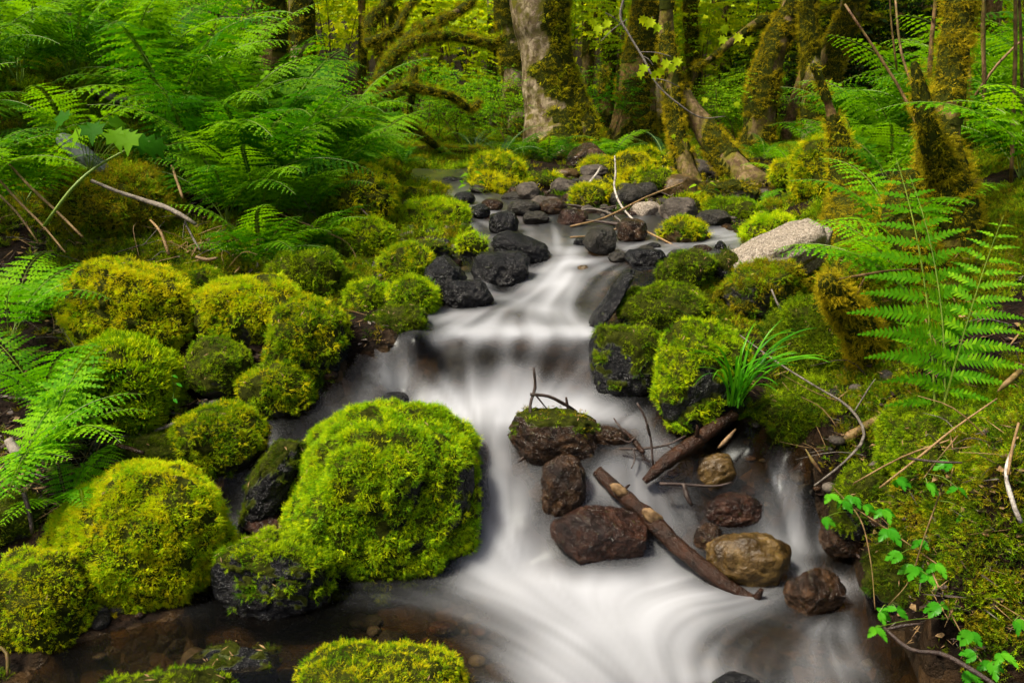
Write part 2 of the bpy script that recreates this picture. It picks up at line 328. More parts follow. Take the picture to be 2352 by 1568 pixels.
BC = [(-100,1350,2.0),(150,1300,2.1),(50,1100,2.4),(300,1050,2.5),(430,1015,2.6),(530,955,2.75),(150,890,2.9),(500,905,2.95),(650,910,3.0),(750,785,3.3),
(300,620,3.5),(550,610,3.6),(800,685,3.8),(900,650,3.9),(850,775,3.3),(250,480,4.0),(50,560,3.6),(-100,400,3.9),(150,330,4.4),(450,540,3.9),(650,560,4.0),
(800,480,4.6),(950,440,5.6),(300,250,4.9),(-100,150,4.8),(600,300,6.0),(850,360,6.5),(300,100,6.5),(900,330,8.5),(1150,350,8.0),(1280,345,8.3),(1450,400,6.8),
(1600,430,6.2),(1700,420,6.6),(1550,330,9),(1800,350,8),(1750,470,5.2),(1850,480,4.4),(1850,710,3.5),(1700,770,3.3),(1650,950,2.8),(1750,975,2.7),(1830,900,2.8),
(1950,700,3.0),(2000,520,3.6),(2200,600,3.0),(2352,500,3.2),(2200,900,2.4),(2400,900,2.2),(1910,1050,2.4),(1950,1180,2.15),(2100,1050,2.1),(2300,1050,1.85),
(2150,1350,1.75),(2352,1400,1.6),(2130,1550,1.52),(2050,1400,1.8),(2400,1600,1.4),(2200,350,4.5),(2352,250,5),(2000,330,6.5),(1330,450,5.6),(1250,440,5.7)]
TP = [tuple(pt(*b)) for b in BC]
TP += [(-8,12,2.6),(-3,12,1.5),(0,12,1.15),(4,12,1.3),(9,12,2.2),(-12,20,3.5),(0,20,1.7),(12,20,3.0),(0,40,6),(-25,40,9),(25,40,9),(-3,0,.4),(3,0,.5),(-4,-3,.5),
       (4,-3,.6),(0,1,-.14),(0,0,-.14),(0,-3,-.15),(-6,4,2),(6,4,1.7),(-2.2,1,.25),(2,1,.35)]
for p_, f_ in zip(WP, WF):
    TP.append((p_[0], p_[1], p_[2] - 0.10))
TP = np.array(TP); land_z = RBF(TP[:, :2], TP[:, 2], 0.006)
RE = [(2150,1600,0),(2080,1500,0),(1995,1400,0),(1955,1270,.03),(1900,1160,.1),(1868,1080,.24),(1800,1020,.285),(1690,1000,.29),(1570,955,.32),(1480,915,.35),(1372,895,.37),(1362,850,.44),(1365,785,.52),
(1420,765,.54),(1470,700,.57),(1515,650,.64),(1520,615,.66),(1600,592,.69),(1685,580,.7),(1690,545,.71),(1600,512,.73),(1500,500,.745),(1330,490,.755),(1240,470,.765),(1120,448,.79),(1075,428,.82),(1050,405,.87)]
LE = [(60,1600,0),(150,1490,0),(300,1455,0),(440,1420,0),(478,1300,.04),(490,1180,.1),(480,1110,.17),(560,1050,.22),(600,960,.31),(730,925,.34),(808,885,.4),(812,800,.505),(900,790,.52),(985,745,.535),(1005,700,.57),
(1020,655,.62),(970,600,.66),(1060,570,.68),(1105,530,.71),(1085,480,.76),(1045,450,.79),(1005,425,.84),(960,408,.87)]
RE = np.array([ptz(*e) for e in RE]); LE = np.array([ptz(*e) for e in LE]); RE = RE[np.argsort(RE[:, 1])]; LE = LE[np.argsort(LE[:, 1])]
def bank_s(x, y):
    xr = np.interp(y, RE[:, 1], RE[:, 0], left=2.6); xl = np.interp(y, LE[:, 1], LE[:, 0], left=-2.6)
    s = np.minimum(xr - x, x - xl); return np.where(y > RE[-1, 1] + .2, -1, s)
def H(x, y):
    x = np.ravel(x); y = np.ravel(y)
    z = land_z(x, y)[:, 0]; s = bank_s(x, y); wz = water_z(np.clip(x, np.interp(y, LE[:, 1], LE[:, 0]), np.interp(y, RE[:, 1], RE[:, 0])), y)[:, 0]; g = (y > 1.2) & (y < RE[-1, 1])
    z = np.where(g & (s < 0), np.maximum(z, wz - .03 + np.minimum(-s * .9, .035) * sstep(-.55, -.25, s)), z)
    z = np.where(g & (s > 0), np.minimum(z, wz - .10 * sstep(-.02, .10, s)), z)
    return z + 0.018 * fbm(np.stack([x * 3.1, y * 3.1, x * 0], 1), 3)
class _Grid: pass
def Hs(x, y):
    g = _Grid
    if not hasattr(g, 'Z'):
        g.y = np.geomspace(.9, 17, 420); g.u = np.linspace(-1, 1, 420); g.X = g.u[None] * (1.2 + g.y[:, None]); g.Z = H(g.X, np.repeat(g.y[:, None], 420, 1)).reshape(420, 420)
    if not (.9 < y < 17) or abs(x) >= 1.2 + y: return float(H(np.array([x]), np.array([y]))[0])
    fy = math.log(y / .9) / math.log(17 / .9) * 419; fx = (x / (1.2 + y) * .5 + .5) * 419; i, j = min(int(fy), 418), min(int(fx), 418); a, b = fy - i, fx - j; Z = g.Z
    return float((Z[i, j] * (1 - b) + Z[i, j + 1] * b) * (1 - a) + (Z[i + 1, j] * (1 - b) + Z[i + 1, j + 1] * b) * a)
WX0, WX1, WY0, WY1 = -2.0, 2.2, 0.7, 8.2
def Wmask(x, y):
    return bank_s(x, y) > -0.06
def Surf(x, y):
    z = H(x, y); wz = water_z(x, y)[:, 0]
    return np.where(Wmask(np.ravel(x), np.ravel(y)), np.maximum(z, wz), z)
_ds = np.geomspace(1.1, 14, 260)
def hit(px, py):
    """distance at which the line of sight through a picture position meets the ground or the water"""
    if not hasattr(_Grid, 'D'): build_hits()
    g = _Grid.D; fx = (px + 200) / 12.0; fy = (py + 60) / 12.0
    if 0 <= fx < g.shape[1] - 1 and 0 <= fy < g.shape[0] - 1:
        i, j = int(fy), int(fx); a, b = fy - i, fx - j; q = g[i:i + 2, j:j + 2]
        if q.max() - q.min() < .5: return float((q[0, 0] * (1 - b) + q[0, 1] * b) * (1 - a) + (q[1, 0] * (1 - b) + q[1, 1] * b) * a)
    return hit1(px, py)
def build_hits():
    pxs = np.arange(-200, 2600, 12.0); pys = np.arange(-60, 1700, 12.0); ds = np.geomspace(1.1, 14, 150); out = np.full((len(pys), len(pxs)), 9.0)
    for i, py in enumerate(pys):
        if py < 200: continue
        r = np.array([raydir(px, py) for px in pxs]); X = (r[:, 0] / r[:, 1])[:, None] * ds[None]; Z = CAMZ + (r[:, 2] / r[:, 1])[:, None] * ds[None]
        s = SurfG(X.ravel(), np.broadcast_to(ds, X.shape).ravel()).reshape(X.shape); b = Z <= s; k = b.argmax(1); ok = b.any(1); out[i, ok] = ds[k[ok]]
    _Grid.D = out
def SurfG(x, y):
    g = _Grid
    if not hasattr(g, 'S'):
        g.sy = np.geomspace(1.0, 14.2, 420); X = np.linspace(-1, 1, 420)[None] * (1.2 + g.sy[:, None]); g.S = Surf(X, np.repeat(g.sy[:, None], 420, 1)).reshape(420, 420)
    fy = np.clip(np.log(y / 1.0) / math.log(14.2) * 419, 0, 418.99); fx = np.clip((x / (1.2 + y) * .5 + .5) * 419, 0, 418.99); i = fy.astype(int); j = fx.astype(int); a = fy - i; b = fx - j; Z = g.S
    i2, j2 = np.minimum(i + 1, 419), np.minimum(j + 1, 419)
    return (Z[i, j] * (1 - b) + Z[i, j2] * b) * (1 - a) + (Z[i2, j] * (1 - b) + Z[i2, j2] * b) * a
def hit1(px, py):
    r = raydir(px, py); t = _ds / r[1]
    x = r[0] * t; z = CAMZ + r[2] * t
    s = SurfG(x, _ds); k = np.nonzero(z <= s)[0]
    return float(_ds[k[0]]) if len(k) else 9.0

# ground sheet
def build_ground():
    ys = np.concatenate([np.linspace(-3, 1.2, 22), np.geomspace(1.25, 9, 330), np.geomspace(9.1, 60, 70)])
    us = np.linspace(-1, 1, 301); us = np.sign(us) * np.abs(us) ** 1.15
    X = us[None, :] * (3.2 + 1.0 * np.maximum(ys, 0))[:, None]; Y = np.repeat(ys[:, None], 301, 1)
    Z = H(X, Y).reshape(X.shape)
    Z += 0.012 * fbm(np.stack([X.ravel() * 14, Y.ravel() * 14, 0 * X.ravel()], 1), 3).reshape(X.shape)
    n, m = X.shape; i = np.arange(n * m).reshape(n, m)
    a, b, c, d = i[:-1, :-1].ravel(), i[:-1, 1:].ravel(), i[1:, 1:].ravel(), i[1:, :-1].ravel()
    T = np.concatenate([np.stack([a, b, c], 1), np.stack([a, c, d], 1)])
    wz = water_z(X.ravel(), Y.ravel())[:, 0]
    wet = np.where(Wmask(X.ravel(), Y.ravel()), sstep(0.10, -0.0, Z.ravel() - wz), 0)
    mossy = 1 - wet
    V = np.stack([X.ravel(), Y.ravel(), Z.ravel()], 1)
    me = mesh_tri('ground', V, T, [ground_mat()], smooth=True, attrs={'wet': wet, 'moss': mossy})
    o = link('ground', me); o['kind'] = 'structure'; return o, V, T, mossy
def ground_mat():
    m, nt, out = new_mat('forest_soil'); L = nt.links
    g = nt.nodes.new('ShaderNodeNewGeometry'); v = g.outputs['Position']
    n1 = noise_node(nt, v, 18, 6, 0.7, 0.6); r1 = ramp(nt, [(0.3, (0.003, 0.002, 0.001)), (0.5, (0.012, 0.006, 0.003)), (0.75, (0.04, 0.019, 0.008))]); L.new(n1.outputs[0], r1.inputs[0])
    vo = N(nt, 'ShaderNodeTexVoronoi', ins={'Scale': 22.0}); L.new(v, vo.inputs['Vector'])
    rv = ramp(nt, [(0.1, (0.05, 0.028, 0.012)), (0.5, (0.02, 0.016, 0.010)), (0.9, (0.09, 0.05, 0.02))]); L.new(vo.outputs['Color'], rv.inputs[0])
    aw = N(nt, 'ShaderNodeAttribute', attribute_name='wet')
    col = mixc(nt, aw.outputs['Fac'], r1.outputs[0], rv.outputs[0])
    p = nt.nodes.new('ShaderNodeBsdfPrincipled'); L.new(col, p.inputs['Base Color']); p.inputs['Specular IOR Level'].default_value = 0.12
    rg = ramp(nt, [(0, 0.8), (1, 0.25)]); L.new(aw.outputs['Fac'], rg.inputs[0]); L.new(rg.outputs[0], p.inputs['Roughness'])
    b = N(nt, 'ShaderNodeBump', ins={'Strength': 1.0, 'Distance': 0.03}); n2 = noise_node(nt, v, 50, 5, 0.7); L.new(n2.outputs[0], b.inputs['Height'])
    b2 = N(nt, 'ShaderNodeBump', ins={'Strength': 0.6, 'Distance': 0.04}); b2.invert = True; L.new(vo.outputs['Distance'], b2.inputs['Height']); L.new(b.outputs[0], b2.inputs['Normal'])
    L.new(b2.outputs[0], p.inputs['Normal']); L.new(p.outputs[0], out.inputs[0]); return m

# water sheet with streaks drawn out along the flow
FLOW = [(1130,1100,1120,1250),(1120,1250,1180,1320),(1180,1340,1350,1450),(1350,1450,1500,1560),(900,1350,1100,1390),(750,1390,950,1410),(1340,1130,1200,1270),
(1500,1300,1350,1340),(1600,1380,1480,1400),(1850,1420,1700,1480),(1700,1480,1620,1560),(1950,1350,2000,1450),(1930,1490,1960,1560),(1180,900,1130,1000),(1000,900,1110,960),(850,880,960,930),(1350,900,1250,960),
(1500,950,1400,1000),(1550,980,1600,1040),(1700,1040,1780,1100),(1800,1120,1830,1230),(1850,1250,1950,1330),(1500,1100,1580,1220),(1300,570,1290,650),
(1290,650,1240,740),(1200,660,1080,720),(1080,720,950,760),(1200,760,1210,800),(1330,770,1350,860),(1050,800,1020,870),(900,820,870,900),(1150,500,1270,560),
(1650,550,1500,580),(1450,600,1350,640),(1100,1500,1300,1600),(400,1500,700,1520),(1000,420,1090,470)]
def build_water():
    ny, nx = 560, 330
    ys = np.geomspace(WY0, WY1, ny); us = np.linspace(-1, 1, nx)
    hw = np.minimum(0.95 + ys * 0.55, 2.6)
    X = us[None, :] * hw[:, None] + np.interp(ys, [0, 3, 8], [0.25, 0.2, -.6])[:, None]; Y = np.repeat(ys[:, None], nx, 1)
    Z = water_z(X, Y).reshape(X.shape); F = water_f(X, Y).reshape(X.shape)
    for _ in range(5): Z[1:-1, 1:-1] = (Z[1:-1, 1:-1] * 2 + Z[:-2, 1:-1] + Z[2:, 1:-1] + Z[1:-1, :-2] + Z[1:-1, 2:]) / 6
    A = []; D = []
    for a, b, c, d in FLOW:
        da, dc = hit(a, b), hit(c, d); p, q = pt(a, b, da), pt(c, d, dc); v = (q - p)[:2]; v /= np.linalg.norm(v) + 1e-9
        A.append(p[:2]); D.append(v)
    fl = RBF(A, D, 0.02)(X, Y).reshape(ny, nx, 2); fl /= np.linalg.norm(fl, axis=2)[..., None] + 1e-6
    # grid jacobian: convert flow to grid steps
    ly = math.log(WY1 / WY0)
    cxf = np.interp(ys, [0, 3, 8], [0.25, 0.2, -.6])
    noise0 = fbm(np.stack([X.ravel() * 16, Y.ravel() * 16, X.ravel() * 0], 1), 2).reshape(ny, nx)
    noise1 = fbm(np.stack([X.ravel() * 42, Y.ravel() * 42, X.ravel() * 0 + 9], 1), 2).reshape(ny, nx)
    def togrid(x, y):
        gy = np.log(np.clip(y, WY0, WY1) / WY0) / ly * (ny - 1)
        h = np.minimum(0.95 + y * 0.55, 2.6); c = np.interp(y, [0, 3, 8], [0.25, 0.2, -.6])
        gx = ((x - c) / h * 0.5 + 0.5) * (nx - 1)
        return np.clip(gx, 0, nx - 1.001), np.clip(gy, 0, ny - 1.001)
    def samp(Af, gx, gy):
        i = gy.astype(int); j = gx.astype(int); fy = gy - i; fx = gx - j
        if Af.ndim == 3: fy = fy[..., None]; fx = fx[..., None]
        return Af[i, j] * (1 - fy) * (1 - fx) + Af[i + 1, j] * fy * (1 - fx) + Af[i, j + 1] * (1 - fy) * fx + Af[i + 1, j + 1] * fy * fx
    acc0 = noise0.copy(); acc1 = noise1.copy(); accF = F.copy(); wsum = 1.0
    for sg in (-1, 1):
        x, y = X.copy(), Y.copy()
        for k in range(26):
            gx, gy = togrid(x, y); v = samp(fl, gx, gy)
            x = x + sg * v[..., 0] * 0.012; y = y + sg * v[..., 1] * 0.012
            gx, gy = togrid(x, y); wgt = 1 - k / 26
            acc0 += wgt * samp(noise0, gx, gy); acc1 += wgt * samp(noise1, gx, gy); accF += wgt * samp(F, gx, gy); wsum += wgt
    L0 = acc0 / acc0.std(); L1 = acc1 / acc1.std(); F2 = 0.72 * F + 0.28 * accF / wsum
    foam = F2 + (np.where(Y < 2.35, 0.045, 0.085) * L0 + 0.02 * L1) * np.clip(F2 * 2.2, 0.12, 1) * (1.05 - 0.45 * F2)
    foam = np.clip(sstep(0.0, 1.08, foam), 0, 1) ** 2.05
    big = fbm(np.stack([X.ravel() * 2.6 + 5, Y.ravel() * 2.6, X.ravel() * 0 + 4], 1), 2).reshape(X.shape)
    foam *= np.where(Y > 3.9, .8, 1) * (.80 + .20 * sstep(-.45, .45, big))
    for (rx, ry, rz, ra, rb, rc) in STREAM_STONES:      # the water is clear and thin where it parts round a stone
        e = np.sqrt(((X - rx) / ra) ** 2 + ((Y - ry) / rb) ** 2 + (np.maximum(Z - rz, 0) / rc) ** 2)
        e = e - .12 * fbm(np.stack([X.ravel() * 9, Y.ravel() * 9, X.ravel() * 0 + rx], 1), 2).reshape(X.shape)
        k = (0.05 / (ra + rb)) * 1.6; foam *= .10 + .90 * sstep(1.0 - k, 1.2 + k * 2.0, e)
    sl = np.hypot(*np.gradient(Z)) * 60
    Z = Z + (0.0009 * L0 + 0.0001 * L1) * np.clip(F2, 0.08, 1) * np.clip(0.3 + sl * 0.05, 0.3, 1)
    land = H(X, Y).reshape(X.shape)
    ok = (Z > land - 0.04) & Wmask(X.ravel(), Y.ravel()).reshape(X.shape)
    n, m = X.shape; i = np.arange(n * m).reshape(n, m)
    q = ok[:-1, :-1] | ok[1:, 1:] | ok[:-1, 1:] | ok[1:, :-1]
    a, b, c, d = i[:-1, :-1][q], i[:-1, 1:][q], i[1:, 1:][q], i[1:, :-1][q]
    T = np.concatenate([np.stack([a, b, c], 1), np.stack([a, c, d], 1)])
    used = np.unique(T); rm = np.zeros(n * m, int); rm[used] = np.arange(len(used))
    V = np.stack([X.ravel(), Y.ravel(), Z.ravel()], 1)[used]
    me = mesh_tri('water', V, rm[T], [water_mat()], smooth=True, attrs={'foam': foam.ravel()[used]})
    o = link('water', me); o['kind'] = 'structure'; return o
def water_mat():
    m, nt, out = new_mat('silky_stream_water'); L = nt.links
    at = N(nt, 'ShaderNodeAttribute', attribute_name='foam')
    tr = nt.nodes.new('ShaderNodeBsdfTransparent'); tr.inputs[0].default_value = (0.66, 0.58, 0.42, 1)
    gl = N(nt, 'ShaderNodeBsdfGlossy', ins={'Roughness': 0.32, 'Color': (0.9, 0.95, 1, 1)})
    fr = N(nt, 'ShaderNodeFresnel', ins={'IOR': 1.2})
    pool = nt.nodes.new('ShaderNodeMixShader'); L.new(fr.outputs[0], pool.inputs[0]); L.new(tr.outputs[0], pool.inputs[1]); L.new(gl.outputs[0], pool.inputs[2])
    p = nt.nodes.new('ShaderNodeBsdfPrincipled'); p.inputs['Roughness'].default_value = 0.75; p.inputs['Specular IOR Level'].default_value = 0.1
    p.inputs['Base Color'].default_value = (0.52, 0.54, 0.59, 1)
    tl = N(nt, 'ShaderNodeBsdfTranslucent', ins={'Color': (0.52, 0.55, 0.61, 1)})
    fm = N(nt, 'ShaderNodeMixShader', ins={0: 0.25}); L.new(p.outputs[0], fm.inputs[1]); L.new(tl.outputs[0], fm.inputs[2])
    mx = nt.nodes.new('ShaderNodeMixShader'); L.new(at.outputs['Fac'], mx.inputs[0]); L.new(pool.outputs[0], mx.inputs[1]); L.new(fm.outputs[0], mx.inputs[2])
    L.new(mx.outputs[0], out.inputs[0]); return m

ground, GV, GT, GM = build_ground()

# ------------------------------------------------------------ moss sprigs
def tuft_mesh(name, mat, seed, nsp=16, L=0.020, leaf=0.006, wid=0.0016, nl=7, spread=0.8, rad=0.012, hang=0.0):
    rg = np.random.RandomState(seed); V = []; T = []
    for s in range(nsp):
        az = rg.uniform(0, 2 * math.pi); r0 = rad * math.sqrt(rg.uniform()); b = np.array([r0 * math.cos(az), r0 * math.sin(az), -0.002])
        a2 = az + rg.normal() * 0.7; tilt = rg.uniform(0.15, spread)
        dr = np.array([math.sin(tilt) * math.cos(a2), math.sin(tilt) * math.sin(a2), math.cos(tilt)]); l = L * rg.uniform(0.6, 1.15)
        side = np.cross(dr, [0, 0, 1.0]); side /= np.linalg.norm(side) + 1e-6
        q = rg.uniform(0, math.pi); up = np.cross(side, dr); side = side * math.cos(q) + up * math.sin(q)
        k0 = len(V)
        V += [b - side * wid * 0.4, b + side * wid * 0.4, b + dr * l + np.array([0, 0, -hang * l])]; T.append((k0, k0 + 1, k0 + 2))
        for k in range(nl):
            t = (k + 1) / (nl + 0.5); sg = 1 if k % 2 else -1
            p = b + dr * l * t + np.array([0, 0, -hang * l * t * t])
            ld = side * sg * 0.75 + dr * 0.65 + rg.normal(size=3) * 0.22; ld /= np.linalg.norm(ld)
            ll = leaf * (1.15 - 0.7 * t) * rg.uniform(0.7, 1.2); w = np.cross(ld, dr) + rg.normal(size=3) * 0.3; w /= np.linalg.norm(w) + 1e-6
            w = (w * 0.3 + dr * 0.7); k0 = len(V)
            V += [p - w * wid * 0.7, p + w * wid * 0.7, p + ld * ll]; T.append((k0, k0 + 1, k0 + 2))
    return mesh_tri(name, V, T, [mat])
_src = {}
def tuft_source(kind, style):
    key = (kind, style)
    if key not in _src:
        kw = {'feather': dict(nsp=15, L=0.019, leaf=0.007, wid=0.0017, nl=7, spread=1.25, rad=0.014),
              'fine': dict(nsp=22, L=0.013, leaf=0.0045, wid=0.0014, nl=4, spread=1.0, rad=0.014),
              'star': dict(nsp=9, L=0.026, leaf=0.0085, wid=0.0026, nl=13, spread=0.7, rad=0.013),
              'hang': dict(nsp=15, L=0.040, leaf=0.010, wid=0.0022, nl=6, spread=1.3, rad=0.016, hang=0.3)}[style]
        L_ = []
        for v in range(2):
            me = tuft_mesh('moss_sprigs', M['moss_' + kind], hash(style) % 97 * 0 + 11 * v + len(style), **kw)
            L_.append(bpy.data.objects.new('moss_sprigs', me))      # source geometry, never linked to the scene
        _src[key] = L_
    return _src[key]
def scatter(o, kind, style, density, smin, smax, droop, seed, skin=True):
    ng = bpy.data.node_groups.new('moss_growth', 'GeometryNodeTree')
    ng.interface.new_socket(name='Geometry', in_out='INPUT', socket_type='NodeSocketGeometry')
    ng.interface.new_socket(name='Geometry', in_out='OUTPUT', socket_type='NodeSocketGeometry')
    gi = ng.nodes.new('NodeGroupInput'); go = ng.nodes.new('NodeGroupOutput'); L = ng.links
    jn = ng.nodes.new('GeometryNodeJoinGeometry'); L.new(jn.outputs[0], go.inputs[0])
    if skin: L.new(gi.outputs[0], jn.inputs[0])
    kinds = kind if isinstance(kind, (list, tuple)) else [(kind, 1.0)]
    c = 0
    for kd, share in kinds:
        for si, src in enumerate(tuft_source(kd, style)):
            c += 1
            dp = ng.nodes.new('GeometryNodeDistributePointsOnFaces'); dp.distribute_method = 'RANDOM'; L.new(gi.outputs[0], dp.inputs['Mesh'])
            at = ng.nodes.new('GeometryNodeInputNamedAttribute'); at.data_type = 'FLOAT'; at.inputs['Name'].default_value = 'moss'
            mm = ng.nodes.new('ShaderNodeMath'); mm.operation = 'MULTIPLY'; mm.inputs[1].default_value = density * share / 2; L.new(at.outputs['Attribute'], mm.inputs[0])
            L.new(mm.outputs[0], dp.inputs['Density']); dp.inputs['Seed'].default_value = seed * 7 + c
            oi = ng.nodes.new('GeometryNodeObjectInfo'); oi.inputs['Object'].default_value = src; oi.inputs['As Instance'].default_value = True
            va = ng.nodes.new('ShaderNodeVectorMath'); va.operation = 'ADD'; va.inputs[1].default_value = (0, 0, droop); L.new(dp.outputs['Normal'], va.inputs[0])
            al = ng.nodes.new('FunctionNodeAlignRotationToVector'); al.axis = 'Z'; L.new(va.outputs[0], al.inputs['Vector'])
            rv = ng.nodes.new('FunctionNodeRandomValue'); rv.data_type = 'FLOAT_VECTOR'; rv.inputs[0].default_value = (-0.35, -0.35, 0); rv.inputs[1].default_value = (0.35, 0.35, 6.28)
            rr = ng.nodes.new('FunctionNodeRotateRotation'); rr.rotation_space = 'LOCAL'; L.new(al.outputs[0], rr.inputs[0]); L.new(rv.outputs[0], rr.inputs[1])
            rs = ng.nodes.new('FunctionNodeRandomValue'); rs.data_type = 'FLOAT'; rs.inputs[2].default_value = smin; rs.inputs[3].default_value = smax; rs.inputs['Seed'].default_value = 5
            ip = ng.nodes.new('GeometryNodeInstanceOnPoints'); L.new(dp.outputs['Points'], ip.inputs['Points']); L.new(oi.outputs['Geometry'], ip.inputs['Instance'])
            L.new(rr.outputs[0], ip.inputs['Rotation']); L.new(rs.outputs[1], ip.inputs['Scale']); L.new(ip.outputs[0], jn.inputs[0])
    md = o.modifiers.new('growth', 'NODES'); md.node_group = ng
    return o

# ------------------------------------------------------------ rocks
_ico = {}
def ico(k):
    if k not in _ico:
        import bmesh
        bm = bmesh.new(); bmesh.ops.create_icosphere(bm, subdivisions=k, radius=1.0)
        V = np.array([v.co[:] for v in bm.verts]); T = np.array([[v.index for v in f.verts] for f in bm.faces]); bm.free(); _ico[k] = (V, T)
    return _ico[k]
def vnormals(V, T):
    n = np.cross(V[T[:, 1]] - V[T[:, 0]], V[T[:, 2]] - V[T[:, 0]]); vn = np.zeros_like(V)
    for k in range(3): np.add.at(vn, T[:, k], n)
    return vn / (np.linalg.norm(vn, axis=1)[:, None] + 1e-9)
NR = [0]; NEEDLES = []
PLACED = []; STREAM_STONES = []
def rock(name, label, box, mat, moss=None, mk='green', style='feather', d=None, ratio=0.9, rot=0, ang=0.25, cat='rock', group=None, bias=0.0, fr=1.0, sub=None, dens=1.0,
         mdir=(0, 0, 1), rough=1.0, sink=0.12, sq=2.3, tilt=0):
    """box = picture box of the stone; moss = how far down it the moss reaches (None none, 0 top half, 1 all); ang = how angular"""
    NR[0] += 1; seed = NR[0]; rg = np.random.RandomState(seed * 13 + 5)
    x0, y0, x1, y1 = box; h_px = (y1 - y0); y1b = y1 + h_px * sink; cx = (x0 + x1) / 2; cyp = (y0 + y1b) / 2
    df = d if d else hit(cx, y1)
    c_, s_ = math.cos(R(rot)), math.sin(R(rot))
    for _ in range(2):
        dc = df if d else df + bdep * 0.55 if _ else df
        t = slant(cx, cyp, dc); w_, h_ = (x1 - x0) * t / FPX / 2, (y1b - y0) * t / FPX / 2
        if rot:   # the box is that of the turned stone: find its own half axes
            w2, h2 = w_ * w_, h_ * h_; cc, ss = c_ * c_, s_ * s_; den = cc - ss
            if abs(den) > 0.15:
                a2 = (w2 * cc - h2 * ss) / den; b2 = (h2 * cc - w2 * ss) / den
                a2, b2 = max(a2, (0.3 * w_) ** 2), max(b2, (0.3 * h_) ** 2); w_, h_ = math.sqrt(a2), math.sqrt(b2)
        bdep = ratio * (w_ + h_) / 2
    if moss is not None: g_ = 0.004 * max(1, dc / 2.5) ** .8 * min(1, moss + .2); w_ -= g_; h_ -= g_ * .8
    a = w_; phi = TH + math.atan((cyp - CY) / FPX)
    c = math.sqrt(max(h_ ** 2 - (bdep * math.sin(phi)) ** 2, (0.45 * h_) ** 2)) / math.cos(phi)
    ctr = pt(cx, cyp, dc)
    size_px = max(x1 - x0, h_px); sub = sub or (6 if size_px > 280 else 5 if size_px > 90 else 4)
    n, T = ico(sub)
    p = np.sign(n) * np.abs(n) ** (2 / sq * 1.0) if False else n / (np.abs(n) ** sq).sum(1)[:, None] ** (1 / sq)
    p = p * (1.0 + 0.13 * fbm(n * 1.1 + seed * 5.1, 2)[:, None] - 0.07 * (1 - np.minimum(np.abs(perlin(n * 1.9 + seed * 2.3)) * 5, 1))[:, None] * rough * (moss is None or moss < .6))
    for k in range(int(9 * ang + 3)):
        m_ = rg.normal(size=3); m_ /= np.linalg.norm(m_); off = rg.uniform(0.80, 0.97) - ang * 0.12
        dd = p @ m_ - off; p = p - np.where(dd > 0, dd, 0)[:, None] * m_ * min(1.0, 0.55 + ang)
    # keep the outline at the size it has
    p[:, 0] *= 1 / max(np.abs(p[:, 0]).max(), 1e-3); p[:, 2] *= 1 / max(np.abs(p[:, 2]).max(), 1e-3)
    V = p * np.array([a, bdep, c]); sc = (a + c) / 2
    V += n * (0.035 * sc * rough * fbm(n * 3.2 + seed, 3) + 0.016 * sc * rough * fbm(n * 9 + seed, 3))[:, None]
    if tilt:
        ct, st = math.cos(R(tilt)), math.sin(R(tilt)); V = np.stack([V[:, 0], V[:, 1] * ct - V[:, 2] * st, V[:, 1] * st + V[:, 2] * ct], 1)
    if rot: V = np.stack([V[:, 0] * c_ + V[:, 2] * s_, V[:, 1], -V[:, 0] * s_ + V[:, 2] * c_], 1)
    vn = vnormals(V, T)
    md = np.array(mdir, float); md /= np.linalg.norm(md)
    if moss is None: mm = np.zeros(len(V))
    else:
        thr = 0.55 - 1.25 * moss
        mm = sstep(thr - 0.16, thr + 0.16, vn @ md + 0.42 * fbm(V * (3.2 / sc) * 0.45 + seed, 3) + 0.14 * fbm(V * 45, 2))
    me = mesh_tri(name, V, T, [M[mat]], smooth=True, attrs={'moss': mm})
    if bank_s(ctr[0], ctr[1]) > .02 and ctr[1] < 2.75 and moss is None: ctr[2] -= .012; ctr[1] -= .01   # bedded in the stream
    o = link(name, me, loc=tuple(ctr)); tag(o, label, cat, group); PLACED.append((ctr[0], ctr[1], max(a, bdep)))
    if bank_s(ctr[0], ctr[1]) > -.12 and ctr[1] > 1.2: STREAM_STONES.append((ctr[0], ctr[1], ctr[2], a, bdep, c))
    if moss is not None:
        k = mm[T].mean(1) > 0.30; T2 = T[k]
        if len(T2):
            used = np.unique(T2); rm = np.zeros(len(V), int); rm[used] = np.arange(len(used))
            far = max(1.0, dc / 2.5); off = (0.0035 * far) * sstep(0.25, 0.6, mm)
            mn = 0.016 * fbm(V * 17 + seed, 3) * far * 0.7
            V2 = (V + vn * (off + np.maximum(mn, -0.002) * sstep(0.3, 0.7, mm))[:, None] - vn * (mm < 0.3)[:, None] * 0.002)[used]
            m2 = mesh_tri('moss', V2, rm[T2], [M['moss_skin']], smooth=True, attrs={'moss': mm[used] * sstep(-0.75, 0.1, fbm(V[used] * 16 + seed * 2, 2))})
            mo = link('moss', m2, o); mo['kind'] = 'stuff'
            dn = 7000 / far ** 1.9 * dens
            if dc < 4:
                ks = np.nonzero((mm > .6) & (vn[:, 2] > .35) & (vn[:, 1] < .5))[0]
                for q_ in rg.choice(ks, min(len(ks), int(rg.uniform(8, 20))), replace=False) if len(ks) else []: NEEDLES.append((V[q_] + ctr + vn[q_] * .014, vn[q_]))
            scatter(mo, mk, style, dn, 0.5 * far ** 0.9, 1.05 * far ** 0.9, -0.35 if style != 'star' else 0.5, seed)
    return o
